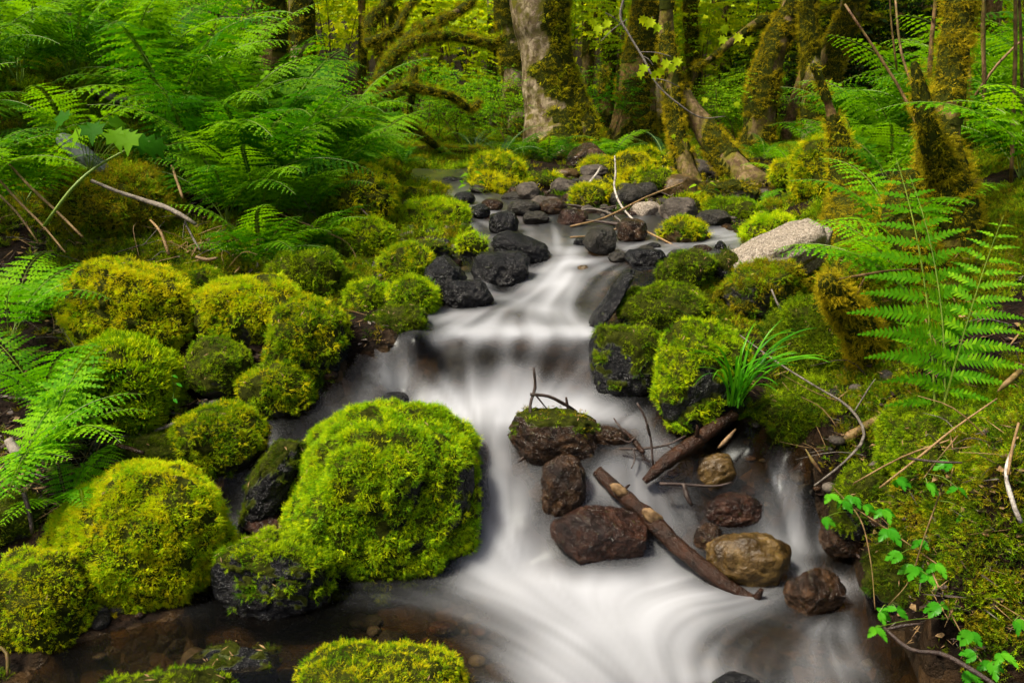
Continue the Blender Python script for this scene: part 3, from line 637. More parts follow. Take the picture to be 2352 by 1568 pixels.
# ------------------------------------------------------------ stones of the near left bank
BY = [('bright', .6), ('yellow', .4)]
GG = [('green', .7), ('yellow', .3)]
rock('boulder', 'large round boulder with lush bright green moss cap beside the main waterfall', (662, 925, 1108, 1322), 'black', 0.58, [('bright', .5), ('green', .2), ('lush', .3)], 'feather', d=2.43, ratio=.85, ang=.12, cat='boulder', dens=1.25, mdir=(-.35, -.1, 1), sq=2.7, rot=0)
rock('boulder', 'oblong boulder wholly covered in yellow-green moss at the edge of the dark pool', (112, 1060, 515, 1425), 'dark', 0.66, BY, 'feather', d=2.2, ratio=.75, rot=33, ang=.12, cat='boulder', dens=1.3, mdir=(-.1, -.5, 1))
rock('boulder', 'lichen-brown boulder with patchy moss in the bottom left corner', (-60, 1268, 218, 1508), 'olive', 0.5, BY, 'fine', d=1.97, ratio=.85, ang=.1, cat='boulder', dens=.9, mdir=(.45, -.2, 1))
rock('boulder', 'low dark boulder with green moss top between yellow boulder and main waterfall boulder', (482, 1228, 765, 1420), 'black', 0.02, [('green', .8), ('bright', .2)], 'feather', d=2.12, ratio=.8, ang=.15, cat='boulder', mdir=(.35, -.1, 1), rot=8)
rock('boulder', 'dark olive mossy boulder above the little side channel', (395, 930, 612, 1075), 'dark', 0.6, GG, 'feather', ratio=.9, ang=.15, cat='boulder', mdir=(-.2, -.3, 1))
rock('boulder', 'big golden-mossed boulder with a bare grey patch on top', (140, 595, 448, 850), 'granite', 0.35, [('yellow', .75), ('bright', .25)], 'feather', ratio=.9, rot=14, ang=.12, cat='boulder', d=3.05, mdir=(.5, -.75, .25))
rock('boulder', 'green-mossed boulder just below the golden one, long moss fringe', (188, 775, 416, 985), 'dark', 0.72, [('bright', .5), ('green', .5)], 'star', d=2.72, ratio=.85, ang=.12, cat='boulder', mdir=(0, -.4, 1))
rock('boulder', 'yellow-topped mossy boulder resting against a darker one at the bank', (452, 636, 705, 805), 'dark', 0.62, [('bright', .5), ('yellow', .5)], 'feather', d=3.08, ratio=.9, ang=.2, cat='boulder', mdir=(0, -.1, 1))
rock('boulder', 'upright mossy boulder with a wet black foot beside the side pool', (605, 685, 806, 912), 'black', 0.55, GG, 'feather', d=2.9, ratio=.8, rot=12, ang=.2, cat='boulder', mdir=(-.4, -.3, 1))
rock('rock', 'dull green stone strewn with brown twigs in the gap of the bank', (425, 775, 580, 915), 'dark', 0.55, [('green', 1)], 'fine', ratio=.9, ang=.35, mdir=(0, -.1, 1))
rock('rock', 'mossy stone with a bright green seedling growing on its side', (553, 828, 726, 958), 'dark', 0.65, GG, 'feather', ratio=.9, ang=.15)
rock('rock', 'wet black slab leaning on the left side of the large round boulder', (545, 1010, 700, 1222), 'black', .1, [('dark', 1)], 'fine', d=2.42, ratio=.7, rot=28, ang=.5)
rock('rock', 'flat wet brown stone behind the oblong yellow boulder', (255, 985, 470, 1085), 'brown', .35, [('dark', 1)], 'fine', ratio=1.2, ang=.4)
rock('rock', 'wet dark slab with thin moss at the left edge of the picture', (-70, 1120, 135, 1290), 'black', .35, [('dark', 1)], 'fine', d=2.25, ratio=1, ang=.5)
rock('rock', 'small dark stone with scruffy moss right of the flat wet stone', (385, 1030, 470, 1105), 'dark', .7, [('dark', .5), ('green', .5)], 'fine', ratio=1, ang=.3)
rock('boulder', 'brown boulder with yellow moss at the bottom edge of the picture', (655, 1478, 1090, 1760), 'olive', .55, [('yellow', .5), ('green', .5)], 'fine', d=1.66, ratio=.9, ang=.15, cat='boulder', dens=.9)
rock('boulder', 'pale lichen-spotted boulder cut off by the bottom edge', (210, 1528, 560, 1720), 'lichen', -0.05, [('green', 1)], 'fine', d=1.62, ratio=.8, ang=.35, cat='boulder', dens=.4)
rock('rock', 'black half-sunk stone lying in the still brown pool', (425, 1478, 650, 1562), 'black', -0.3, [('dark', 1)], 'fine', d=1.84, ratio=.8, ang=.5, dens=.4)
rock('rock', 'small wet reddish stone in the side channel', (555, 1158, 690, 1240), 'red', ratio=1, ang=.4, d=2.38)
rock('rock', 'tawny wet stone at the head of the narrow side channel', (462, 1085, 532, 1150), 'olive', ratio=1, ang=.4)
rock('rock', 'tiny black stone peeping over the large round boulder', (868, 898, 942, 945), 'black', ratio=1, ang=.3)
rock('rock', 'thin mossy ledge between golden boulder and yellow-topped boulder', (405, 612, 512, 715), 'dark', 1.1, GG, 'feather', d=3.4, ratio=1, ang=.2)
# stones of the upper left bank
rock('boulder', 'wide dark-green mossy hump under the fern bank', (622, 572, 795, 712), 'dark', 1.2, [('green', .6), ('dark', .4)], 'feather', d=3.5, ratio=1, ang=.12, cat='boulder')
rock('rock', 'mossy stone low in the left bank beside the upper pool', (792, 640, 905, 738), 'dark', 1.05, [('green', .7), ('bright', .3)], 'feather', d=3.32, ratio=1, ang=.15)
rock('rock', 'mossy stone at the foot of the cascade, bright rim of moss', (880, 640, 1010, 725), 'dark', .9, [('green', .6), ('bright', .4)], 'feather', d=3.25, ratio=1, ang=.15)
rock('rock', 'short-mossed deep green stone at the left edge of the upper pool', (840, 702, 992, 788), 'black', .62, [('dark', .7), ('green', .3)], 'fine', d=3.05, ratio=.8, rot=-12, ang=.25)
rock('rock', 'mossy stone stepping up the left bank above the cascade', (868, 560, 1000, 662), 'dark', 1.1, GG, 'feather', d=3.65, ratio=1, ang=.15)
rock('rock', 'mossy stone under dead grass stems on the upper bank', (765, 505, 905, 600), 'dark', 1.2, [('bright', .4), ('green', .6)], 'feather', d=4.0, ratio=1.2, ang=.1)
rock('rock', 'small bare brown stone wedged at the left end of the upper pool', (788, 738, 846, 785), 'brown', .0, [('dark', 1)], 'fine', d=3.18, ratio=1, ang=.5, dens=.3)
rock('rock', 'small dark mossy stone behind the upright boulder', (765, 693, 815, 742), 'dark', 1.0, [('dark', 1)], 'feather', d=3.35, ratio=1)
rock('boulder', 'tall leaning boulder thick with golden moss above the left bank', (752, 388, 910, 545), 'dark', 1.35, [('yellow', .6), ('green', .4)], 'feather', d=4.6, ratio=1, rot=30, ang=.1, cat='boulder', mdir=(0, -.4, 1))
rock('boulder', 'flat-topped boulder with a bright green moss cushion by the far stream', (898, 458, 1090, 578), 'dark', .95, [('bright', .7), ('green', .3)], 'feather', d=4.75, ratio=1, ang=.12, cat='boulder', sq=3, mdir=(0, -.35, 1))
rock('rock', 'round ochre-mossed stone behind the flat-topped boulder', (910, 428, 988, 480), 'dark', 1.2, [('yellow', 1)], 'fine', d=5.4, ratio=1)
rock('rock', 'dark stone with a thin moss streak left of the far stream', (878, 414, 930, 450), 'dark', .9, GG, 'fine', d=5.9, ratio=1)
rock('rock', 'low brown stone with ochre moss beside the far bend of water', (960, 425, 1040, 462), 'dark', .5, [('yellow', 1)], 'fine', d=5.7, ratio=1)
# wet black stones of the middle
rock('rock', 'broad wet black stone under the mossy bank at the cascade', (972, 588, 1075, 695), 'black', ratio=.65, ang=.4)
rock('rock', 'shiny black boulder with a flat top in the middle of the rapids', (1082, 566, 1218, 665), 'black', ratio=.65, ang=.35, sq=3, cat='boulder')
rock('rock', 'long low black rock washed by the upper rapids', (1128, 533, 1266, 605), 'black', ratio=.65, ang=.35, rot=16)
rock('rock', 'little dark stone with a bright moss cap in the upper rapids', (1052, 540, 1120, 592), 'black', .55, [('bright', 1)], 'feather', ratio=.65, ang=.2)
rock('rock', 'blackish stone with a faint moss spot below the cushion boulder', (936, 550, 1040, 602), 'black', .2, [('green', 1)], 'fine', ratio=.65, ang=.3, dens=.4)
rock('rock', 'black stone draped by a thin veil of water below the shiny boulder', (1008, 640, 1135, 708), 'black', ratio=.65, ang=.35)
rock('rock', 'black stone standing in the first far rapid', (1120, 483, 1192, 538), 'black', ratio=.65, ang=.4)
rock('rock', 'steep blue-black slab at the right side of the cascade', (1340, 612, 1452, 775), 'black', ratio=.8, ang=.6, d=3.08, rot=32, cat='rock')
rock('rock', 'short black stone blocking the quiet pool above the slab', (1428, 568, 1532, 615), 'black', ratio=.65, ang=.3, sq=3)
rock('rock', 'smooth dark stone forming the arched lip of the upper pool', (985, 788, 1190, 905), 'black', ratio=.8, ang=.1, d=3.0)
rock('rock', 'small brown stone showing through white water of the cascade', (1325, 608, 1352, 632), 'olive', ratio=1, d=3.72)
rock('rock', 'dark stone under the left fall of the pool edge', (830, 855, 905, 925), 'red', ratio=.8, d=2.93, ang=.3)
# stones of the right bank
rock('boulder', 'light speckled granite boulder leaning over the right bank', (1648, 508, 1912, 672), 'granite', ratio=.8, rot=-24, ang=.3, d=3.5, cat='boulder', sq=2.6, sink=0.0)
rock('rock', 'dark undercut rock beneath the granite boulder', (1655, 605, 1850, 720), 'dark', .35, [('brown', .6), ('green', .4)], 'feather', ratio=.9, ang=.4, d=3.3)
rock('rock', 'bright moss cushion stone tucked behind the granite boulder', (1702, 495, 1835, 590), 'dark', 1.1, [('bright', 1)], 'feather', ratio=1, d=4.1)
rock('rock', 'dark mossy stone between granite boulder and the black stone', (1508, 575, 1645, 668), 'black', .75, [('green', .5), ('dark', .5)], 'fine', ratio=1, d=3.45, ang=.35)
rock('rock', 'wet greenish-black stone at the left foot of the granite boulder', (1622, 580, 1700, 655), 'black', .3, [('dark', 1)], 'fine', ratio=1, d=3.5, ang=.3, dens=.5)
rock('boulder', 'mossy boulder with a peaked top right of the slab', (1412, 655, 1640, 785), 'black', .75, [('green', .55), ('dark', .45)], 'fine', ratio=.9, d=3.08, ang=.3, cat='boulder')
rock('boulder', 'moss-capped boulder with a wet black face at the right edge of the falls', (1350, 752, 1525, 905), 'black', .2, [('green', .6), ('dark', .4)], 'fine', ratio=.65, ang=.2, cat='boulder', sq=2.8)
rock('boulder', 'large boulder with green moss under the grass tuft', (1500, 738, 1725, 1000), 'black', .42, [('green', .6), ('bright', .4)], 'feather', ratio=.65, ang=.2, cat='boulder', mdir=(-.2, -.1, 1), sq=2.6)
rock('rock', 'round brown boulder on the gravel bar below the leaning trunk', (1605, 418, 1748, 478), 'grey', .15, [('brown', 1)], 'fine', ratio=1, d=5.3, dens=.4)
rock('rock', 'dark green mossy rock in front of the round brown boulder', (1620, 460, 1752, 540), 'dark', .9, [('green', .8), ('dark', .2)], 'feather', ratio=1, d=4.75)
rock('rock', 'dull mossy stone right of the dark green mossy rock', (1742, 458, 1855, 520), 'dark', 1.0, [('green', .6), ('brown', .4)], 'feather', ratio=1, d=4.7)
rock('boulder', 'tall mossy boulder carrying the broken snag', (1818, 318, 1975, 468), 'dark', .85, [('yellow', .5), ('green', .5)], 'feather', ratio=1, d=4.7, cat='boulder', mdir=(-.1, -.1, 1))
rock('rock', 'mossy stone left of the snag boulder', (1772, 368, 1850, 425), 'dark', 1.2, [('yellow', .6), ('green', .4)], 'feather', ratio=1, d=5.4)
rock('boulder', 'shaggy green bank boulder right of the grass tuft', (1770, 690, 2010, 925), 'dark', 1.0, [('green', .25), ('dark', .75)], 'hang', ratio=.9, d=2.95, ang=.15, cat='boulder')
rock('boulder', 'shaggy dark mossy boulder low in the right bank', (1745, 860, 1960, 1010), 'dark', .9, [('dark', .7), ('green', .3)], 'hang', ratio=.9, d=2.75, ang=.2, cat='boulder', dens=.8)
rock('boulder', 'long mossy mound in front of the tall fern at the right', (2010, 905, 2460, 1200), 'dark', 1.0, [('green', .7), ('dark', .3)], 'feather', ratio=.8, d=2.2, ang=.1, cat='boulder', rot=0)
rock('boulder', 'bright mossy bank boulder at the right edge above the brambles', (2140, 1000, 2600, 1400), 'dark', 1.05, [('green', .5), ('bright', .5)], 'feather', ratio=.7, d=1.98, ang=.1, cat='boulder', rot=22, mdir=(-.1, -.2, 1))
rock('boulder', 'brown-mossed hump behind the hanging mossy branch', (1890, 560, 2130, 760), 'dark', 1.2, [('brown', .6), ('green', .4)], 'hang', ratio=.9, d=3.2, ang=.1, cat='boulder', dens=.7)
rock('boulder', 'dark shaggy mossy boulder at the foot of the big right trunk', (2050, 640, 2330, 900), 'dark', 1.2, [('brown', .4), ('dark', .6)], 'hang', ratio=.8, d=2.9, ang=.1, cat='boulder', dens=.7)
rock('boulder', 'dark mossy mound behind the dead fern stalks at the left', (60, 385, 405, 600), 'dark', 1.4, [('brown', .6), ('green', .4)], 'hang', ratio=.9, d=4.0, ang=.08, cat='boulder', dens=.8)
rock('boulder', 'dark mossy boulder under the thin grey branch at the water edge', (1725, 905, 1900, 1050), 'black', .6, [('dark', .6), ('green', .4)], 'hang', ratio=.8, d=2.62, ang=.3, cat='boulder', dens=.6)
rock('boulder', 'dark boulder behind the bramble leaves by the last fall', (1900, 1075, 2090, 1240), 'black', .5, [('dark', .7), ('green', .3)], 'feather', ratio=.7, d=2.25, ang=.4, cat='boulder', dens=.7)
rock('boulder', 'black wet boulder below the hanging bramble shoots', (1985, 1215, 2200, 1420), 'black', .35, [('dark', 1)], 'feather', ratio=.7, d=2.02, ang=.4, cat='boulder', dens=.6)
rock('boulder', 'dark mossy boulder in the bottom right corner', (2140, 1370, 2420, 1600), 'black', .4, [('dark', .8), ('green', .2)], 'feather', ratio=.7, d=1.82, ang=.3, cat='boulder', dens=.6)
# stones in the lower stream
rock('rock', 'dark mossy-topped stone under the twig in the middle of the stream', (1165, 937, 1386, 1062), 'brown', -0.12, [('green', .5), ('brown', .5)], 'fine', ratio=.65, ang=.3, rot=14, dens=.35)
rock('rock', 'wet brown stone hanging below the twig stone', (1238, 1035, 1345, 1172), 'brown', ratio=.65, ang=.4)
rock('rock', 'brown stone just under the white water right of the twig stone', (1345, 965, 1445, 1015), 'brown', ratio=.65)
rock('rock', 'glossy red-brown boulder split by the lower log', (1262, 1148, 1497, 1288), 'red', ratio=.65, ang=.45, rot=4, cat='boulder')
rock('rock', 'smooth tawny boulder in front of the right cascade', (1620, 1205, 1822, 1332), 'olive', ratio=.65, ang=.2, cat='boulder', rot=6)
rock('rock', 'dark notched stone below the tawny boulder', (1802, 1288, 1938, 1402), 'brown', ratio=.65, ang=.6, rot=15)
rock('rock', 'amber stone wrapped by a small spout of water', (1592, 1030, 1690, 1120), 'olive', ratio=.65, ang=.4)
rock('rock', 'red stone veiled by the right cascade', (1612, 1118, 1752, 1195), 'red', ratio=.65, ang=.2)
rock('rock', 'brown stone behind the lower log', (1590, 1190, 1662, 1262), 'brown', ratio=.65, ang=.3)
rock('rock', 'black stone tip breaking the white water at the bottom edge', (1632, 1528, 1768, 1640), 'black', ratio=.65, ang=.5, d=1.68)
rock('rock', 'brown stone under the water near the bottom edge', (1690, 1478, 1808, 1560), 'brown', ratio=.8, d=1.93, ang=.3)
rock('rock', 'brown stone under thin white water left of the red-brown boulder', (1250, 1515, 1420, 1600), 'brown', ratio=.8, d=1.88, ang=.2, sink=.3)
rock('rock', 'reddish stone at the right end of the quiet pool', (1838, 1120, 1890, 1180), 'red', ratio=.65, ang=.5)
rock('rock', 'brown stone at the right bank beside the last fall', (1880, 1175, 1990, 1270), 'brown', ratio=.9, d=2.28, ang=.4)
# stones of the far bed and gravel bar
far = [
 ('mossy boulder standing in the far stream below the big pale trunk', (1078, 356, 1205, 455), 'dark', 1.15, [('yellow', .4), ('green', .6)], 6.2, 'boulder'),
 ('low mossy stone left of the far mossy boulder', (1042, 383, 1102, 420), 'dark', 1.1, [('green', 1)], 6.8, 'rock'),
 ('mossy stone in front of the far mossy boulder', (1090, 400, 1155, 452), 'dark', 1.1, [('yellow', 1)], 5.9, 'rock'),
 ('mossy stone right of the far mossy boulder', (1140, 415, 1200, 455), 'dark', 1.0, [('yellow', 1)], 5.8, 'rock'),
 ('flat dark stone at the near edge of the far water', (1165, 458, 1242, 495), 'dark', None, None, 5.1, 'rock'),
 ('grey-brown round stone under the roots of the big tree', (1262, 408, 1330, 448), 'grey', None, None, 5.9, 'rock'),
 ('smooth grey stone between round stone and the mossy grey one', (1325, 400, 1395, 438), 'grey', None, None, 6.3, 'rock'),
 ('flat grey stone furthest up the gravel bar', (1330, 378, 1400, 408), 'grey', None, None, 6.8, 'rock'),
 ('large brown rock with moss furthest up the bar', (1398, 352, 1505, 425), 'dark', .45, [('yellow', 1)], 6.6, 'boulder'),
 ('small yellow-mossed stone in front of the large brown rock', (1425, 390, 1478, 430), 'dark', 1.2, [('yellow', 1)], 6.2, 'rock'),
 ('brown stone beneath the forked trunk', (1465, 395, 1550, 448), 'grey', .4, [('green', 1)], 6.0, 'rock'),
 ('grey boulder with a mossy left flank beside the white twig', (1335, 418, 1458, 480), 'grey', .35, [('yellow', 1)], 5.5, 'boulder'),
 ('small red-brown stone on the near edge of the bar', (1288, 440, 1345, 478), 'brown', None, None, 5.4, 'rock'),
 ('red-brown block in the upper rapids below the bar', (1280, 476, 1352, 530), 'red', None, None, 4.85, 'rock'),
 ('white angular granite stone on the bar', (1448, 462, 1522, 508), 'granite', None, None, 5.0, 'rock'),
 ('dark brown slanted stone right of the white stone', (1512, 450, 1605, 518), 'grey', None, None, 4.9, 'rock'),
 ('flat rusty stone in front of the slanted stone', (1545, 495, 1618, 522), 'red', None, None, 4.6, 'rock'),
 ('little dark stone at the foot of the far mossy boulder', (1150, 440, 1215, 468), 'dark', None, None, 5.6, 'rock'),
 ('small grey stone left of the red-brown block', (1232, 450, 1290, 480), 'grey', None, None, 5.3, 'rock'),
 ('dark stone dammed by branches in the upper rapids', (1340, 520, 1420, 580), 'dark', None, None, 4.1, 'rock'),
 ('brown wet stone under the branch pile', (1415, 500, 1490, 560), 'brown', None, None, 4.4, 'rock'),
 ('rusty stone at the right edge of the upper rapids', (1585, 560, 1640, 595), 'red', None, None, 4.05, 'rock'),
 ('tiny black stone beside the rusty one', (1640, 552, 1668, 585), 'black', None, None, 4.05, 'rock'),
 ('mossy stone low on the far left shore', (868, 398, 925, 425), 'dark', 1.1, [('green', 1)], 6.6, 'rock'),
 ('mossy stone by the far water edge, second from the fallen trunk', (950, 385, 1010, 408), 'dark', 1.1, [('green', 1)], 7.2, 'rock'),
 ('dark wet stone breaking the far water', (1010, 405, 1075, 440), 'black', None, None, 6.3, 'rock'),
 ('dark stone between the black rapids stone and the cushion boulder', (1080, 468, 1128, 500), 'black', None, None, 5.0, 'rock'),
]
for lb, bx, mt, ms, mkk, dd, ct in far:
    rock('rock' if ct == 'rock' else 'boulder', lb, bx, mt, ms, mkk or 'green', 'fine' if ms and ms < .5 else 'feather', d=dd * .955, ratio=1, ang=.3, cat=ct)

rgs = random.Random(21)
BARS = [(1240, 470), (1350, 455), (1480, 440), (1560, 430), (1590, 470), (1660, 400), (1540, 400), (1380, 390), (1300, 400), (1430, 455), (1500, 420), (1700, 470), (1640, 500), (1570, 535), (1480, 585), (1215, 440), (1250, 420), (1660, 440), (1420, 435), (1525, 385), (1600, 390), (1350, 365), (1480, 380), (1560, 370)]
for i, (x_, y_) in enumerate(BARS):
    w_ = rgs.uniform(54, 104); h_ = w_ * rgs.uniform(.5, .75)
    rock('stone', 'bare brown or grey stone lying among others on the gravel bar', (x_ - w_ / 2, y_ - h_ / 2, x_ + w_ / 2, y_ + h_ / 2), ['grey', 'brown', 'dark', 'olive', 'dark'][i % 5], (.35 if i % 3 == 1 else None), [('green', .5), ('yellow', .5)], d=hit(x_, y_ + h_ * .3), ratio=1, ang=.35, cat='stone', group='bare stones of the gravel bar', sub=4)
for i, (x_, y_) in enumerate([(1180, 560), (1230, 500), (1270, 475), (1150, 500), (1420, 590), (1380, 560), (1500, 565), (1560, 590), (1130, 470), (1065, 455), (1100, 435), (1190, 440), (980, 445), (1010, 560), (1040, 600), (1340, 555), (1440, 545), (1600, 540)]):
    w_ = rgs.uniform(36, 70); h_ = w_ * rgs.uniform(.45, .6)
    rock('stone', 'dark wet stone washed by the upper rapids', (x_ - w_ / 2, y_ - h_ / 2, x_ + w_ / 2, y_ + h_ / 2), ['black', 'dark', 'brown'][i % 3], ratio=.8, ang=.4, cat='stone', group='dark wet stones of the upper rapids', sub=4)
water = build_water()
# scattered small stones of the bed, uncountable
def pebbles():
    rg = np.random.RandomState(4); n, T = ico(2); A = Acc(); C = []
    for i in range(900):
        if i < 160: px, py = rg.uniform(1230, 1760), rg.uniform(395, 520)
        elif i < 560: px, py = rg.uniform(900, 1700), rg.uniform(470, 620)
        else: px, py = rg.uniform(200, 2050), rg.uniform(860, 1600)
        d = hit(px, py); p = pt(px, py, d); x, y = p[0] + 0 * rg.normal(), p[1]
        z = Hs(x, y); r = rg.uniform(.008, .03) * (1.2 if i < 420 else 1.0)
        s = np.array([rg.uniform(.8, 1.4), rg.uniform(.8, 1.4), rg.uniform(.5, .9)])
        q = n * (1 + .22 * fbm(n * 1.3 + i, 2)[:, None]) * s * r
        A.add(q + [x, y, z + r * .15], T, int(rg.choice(4, p=[.35, .25, .2, .2])))
    o = link('pebbles', A.mesh('pebbles', [M['grey'], M['dark'], M['brown'], M['red']], True)); tag(o, 'loose small stones and gravel of the stream bed', 'pebbles', kind='stuff')
pebbles()

# ------------------------------------------------------------ forest floor cover
def floor_cover():
    V, T, mo = GV, GT, GM
    c = V[T].mean(1); r = np.hypot(c[:, 0], c[:, 1])
    front = (c[:, 1] > 0.9) & (c[:, 1] < 11) & (np.abs(c[:, 0]) < 0.72 * c[:, 1] + 0.6)
    nz = sstep(-0.15, 0.25, fbm(np.stack([c[:, 0] * 1.7, c[:, 1] * 1.7, c[:, 0] * 0 + 3], 1), 3) + .55)
    left_low = ((c[:, 0] < -0.2) & (c[:, 1] < 3.2)) | ((bank_s(c[:, 0], c[:, 1]) > np.where(c[:, 0] > .5, -.06, -.28)) & (c[:, 1] < 3.7))
    bar = (c[:, 1] > 4.3) & (c[:, 1] < 8.0) & (c[:, 0] > 0.1) & (c[:, 0] < 2.3)
    m = nz * mo[T].mean(1) * np.where(left_low, 0.06, 1) * np.where(bar, 0.08, 1)
    k = front & (m > 0.05); T2 = T[k]; used = np.unique(T2); rm = np.zeros(len(V), int); rm[used] = np.arange(len(used))
    mv = np.zeros(len(V)); np.add.at(mv, T2.ravel(), np.repeat(m[k], 3)); cnt = np.zeros(len(V)); np.add.at(cnt, T2.ravel(), 1); mv = mv / np.maximum(cnt, 1)
    for nm, sel, dn, s0, s1, kk, sty, lb in (
        ('moss_carpet', c[k][:, 1] < 4.2, 3600, .8, 1.5, [('green', .32), ('brown', .22), ('dark', .46)], 'feather', 'moss carpet of the near banks between the boulders'),
        ('moss_carpet', c[k][:, 1] >= 4.2, 600, 1.8, 3.2, [('green', .5), ('dark', .3), ('brown', .2)], 'feather', 'moss carpet of the far banks under the trees')):
        T3 = T2[sel]; u = np.unique(T3); r2 = np.zeros(len(V), int); r2[u] = np.arange(len(u))
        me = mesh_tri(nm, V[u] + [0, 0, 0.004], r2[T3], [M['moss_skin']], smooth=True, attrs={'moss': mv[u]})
        o = link(nm, me); tag(o, lb, 'moss', kind='stuff'); scatter(o, kk, sty, dn, s0, s1, 0.2, 77, skin=False)
floor_cover()

def litter():
    """brown needles, bits of twig and fallen leaves on the banks"""
    rg = np.random.RandomState(9); A = Acc(); n = 0
    zones = [((-120, 1000, 480, 1200), 1500), ((-50, 560, 900, 1000), 1900), ((0, 250, 700, 600), 1300), ((1450, 380, 1800, 500), 700), ((1650, 600, 2352, 1568), 2200), ((300, 880, 700, 1100), 400), ((1300, 340, 1700, 420), 300)]
    for (x0, y0, x1, y1), cnt in zones:
        px, py = rg.uniform(x0, x1, cnt), rg.uniform(y0, y1, cnt)
        for a, b in zip(px, py):
            d = hit(a, b); p = pt(a, b, d); x, y = p[0], p[1]
            if Wmask(np.array([x]), np.array([y]))[0] and float(water_z(x, y)[0, 0]) > Hs(x, y) - .005: continue
            z = Hs(x, y) + rg.uniform(.004, .02); az = rg.uniform(0, 6.28); k = rg.uniform()
            sc = max(1, d / 2.6)
            if k < .72: l, wd = rg.uniform(.012, .045) * sc, rg.uniform(.0008, .0018) * sc
            elif k < .82: l, wd = rg.uniform(.06, .16) * sc, rg.uniform(.0015, .003) * sc
            else: l, wd = rg.uniform(.012, .03) * sc, rg.uniform(.005, .011) * sc
            dx = np.array([math.cos(az), math.sin(az), rg.normal() * .25]) * l / 2; sd_ = np.array([-math.sin(az), math.cos(az), rg.normal() * .3]) * wd
            c = np.array([x, y, z]); m = int(rg.choice(4, p=[.4, .3, .15, .15]))
            A.add([c - dx, c - dx * .2 + sd_, c + dx, c - dx * .2 - sd_ + [0, 0, wd * .4]], [(0, 2, 1), (0, 3, 2)], m)
    for p_, n_ in NEEDLES:
        az = rg.uniform(0, 6.28); l = rg.uniform(.008, .026); dx = np.cross(n_, [math.cos(az), math.sin(az), .1]); dx /= np.linalg.norm(dx); w_ = np.cross(n_, dx) * rg.uniform(.0008, .0022)
        A.add([p_ - dx * l / 2, p_ + w_, p_ + dx * l / 2, p_ - w_ + n_ * .002], [(0, 2, 1), (0, 3, 2)], int(rg.choice([1, 1, 2])))
    o = link('forest_litter', A.mesh('litter', [M['twig'], M['twig_tan'], M['patch'], M['twig_grey']])); tag(o, 'brown needles, twig bits and dead leaves littering banks and boulders', 'litter', kind='stuff')
litter()
# ------------------------------------------------------------ ferns
def frond_mesh(seed, L, e0, e1, npin=22, wide=0.30, pinl=0.0085, droop=0.25, mat='fern', stalk=0.16, simple=False, swing=0.0, lwid=0.45):
    rg = np.random.RandomState(seed); A = Acc(); n = 40
    ts = np.linspace(0, 1, n); el = R(e0) + (R(e1) - R(e0)) * ts ** 1.25; yaw = swing * ts ** 2
    D = np.stack([np.cos(el) * np.cos(yaw), np.cos(el) * np.sin(yaw), np.sin(el)], 1); P = np.vstack([[0, 0, 0], np.cumsum(D[:-1] * (L / (n - 1)), 0)])
    V, T = tube(P[::3], np.linspace(.0028, .0006, len(P[::3])) * (L / .6), 4); A.add(V, T, 1)
    for i in range(npin):
        t = stalk + (1 - stalk) * (i / npin) ** 0.92; fi = t * (n - 1); k = min(int(fi), n - 2); f = fi - k
        p = P[k] * (1 - f) + P[k + 1] * f; tg = D[k]; u = (t - stalk) / (1 - stalk)
        prof = (min(1, .45 + u * 2.2)) * (1 - u) ** 0.75 * 1.06 + .02
        for sg in (-1, 1):
            side = np.cross(tg, [0, 0, 1.0]) if abs(tg[2]) < .98 else np.array([-math.sin(0), -1.0, 0]); side = side / np.linalg.norm(side) * sg
            up = np.cross(side * sg, tg); lp = wide * L * prof * rg.uniform(.88, 1.1)
            dr = side * .93 + tg * (.18 + .35 * u) + up * rg.normal() * .10; dr /= np.linalg.norm(dr)
            if simple:
                a = p; b = p + dr * lp * .5 + tg * lp * .10; c = p + dr * lp - np.array([0, 0, droop * lp * .5]); d_ = p + dr * lp * .45 - tg * lp * .06
                A.add([a, b, c, d_], [(0, 1, 2), (0, 2, 3)], 0); continue
            m = max(3, int(lp / pinl)); q = p.copy(); prev = p.copy(); perp = np.cross(dr, up); perp /= np.linalg.norm(perp) + 1e-9
            if perp @ tg < 0: perp = -perp
            st = lp / m; pv = []; pt_ = []
            dd = dr.copy()
            for j in range(m):
                s = (j + .5) / m; dd = dd + np.array([0, 0, -droop * 1.6 / m]); dd /= np.linalg.norm(dd); q = q + dd * st
                ll = lwid * lp * .52 * (1 - s) ** .8 * (.75 + .5 * min(s * 5, 1)) * .62 + .0015
                for s2 in (-1, 1):
                    ld = perp * s2 * .9 + dd * .45 + up * rg.normal() * .12; k0 = len(pv)
                    pv += [q - dd * st * .5, q + dd * st * .46, q + ld * ll * .6 + dd * st * .34, q + ld * ll, q + ld * ll * .55 - dd * st * .36]
                    pt_ += [(k0, k0 + 1, k0 + 2), (k0, k0 + 2, k0 + 4), (k0 + 4, k0 + 2, k0 + 3)]
            k0 = len(pv); w = up * .0 + perp * .0007; pv += [p - w, p + w, q]; pt_.append((k0, k0 + 1, k0 + 2))
            A.add(pv, pt_, 0)
    return A.mesh('frond', [M[mat], M['fern_stem']])
FR = {}
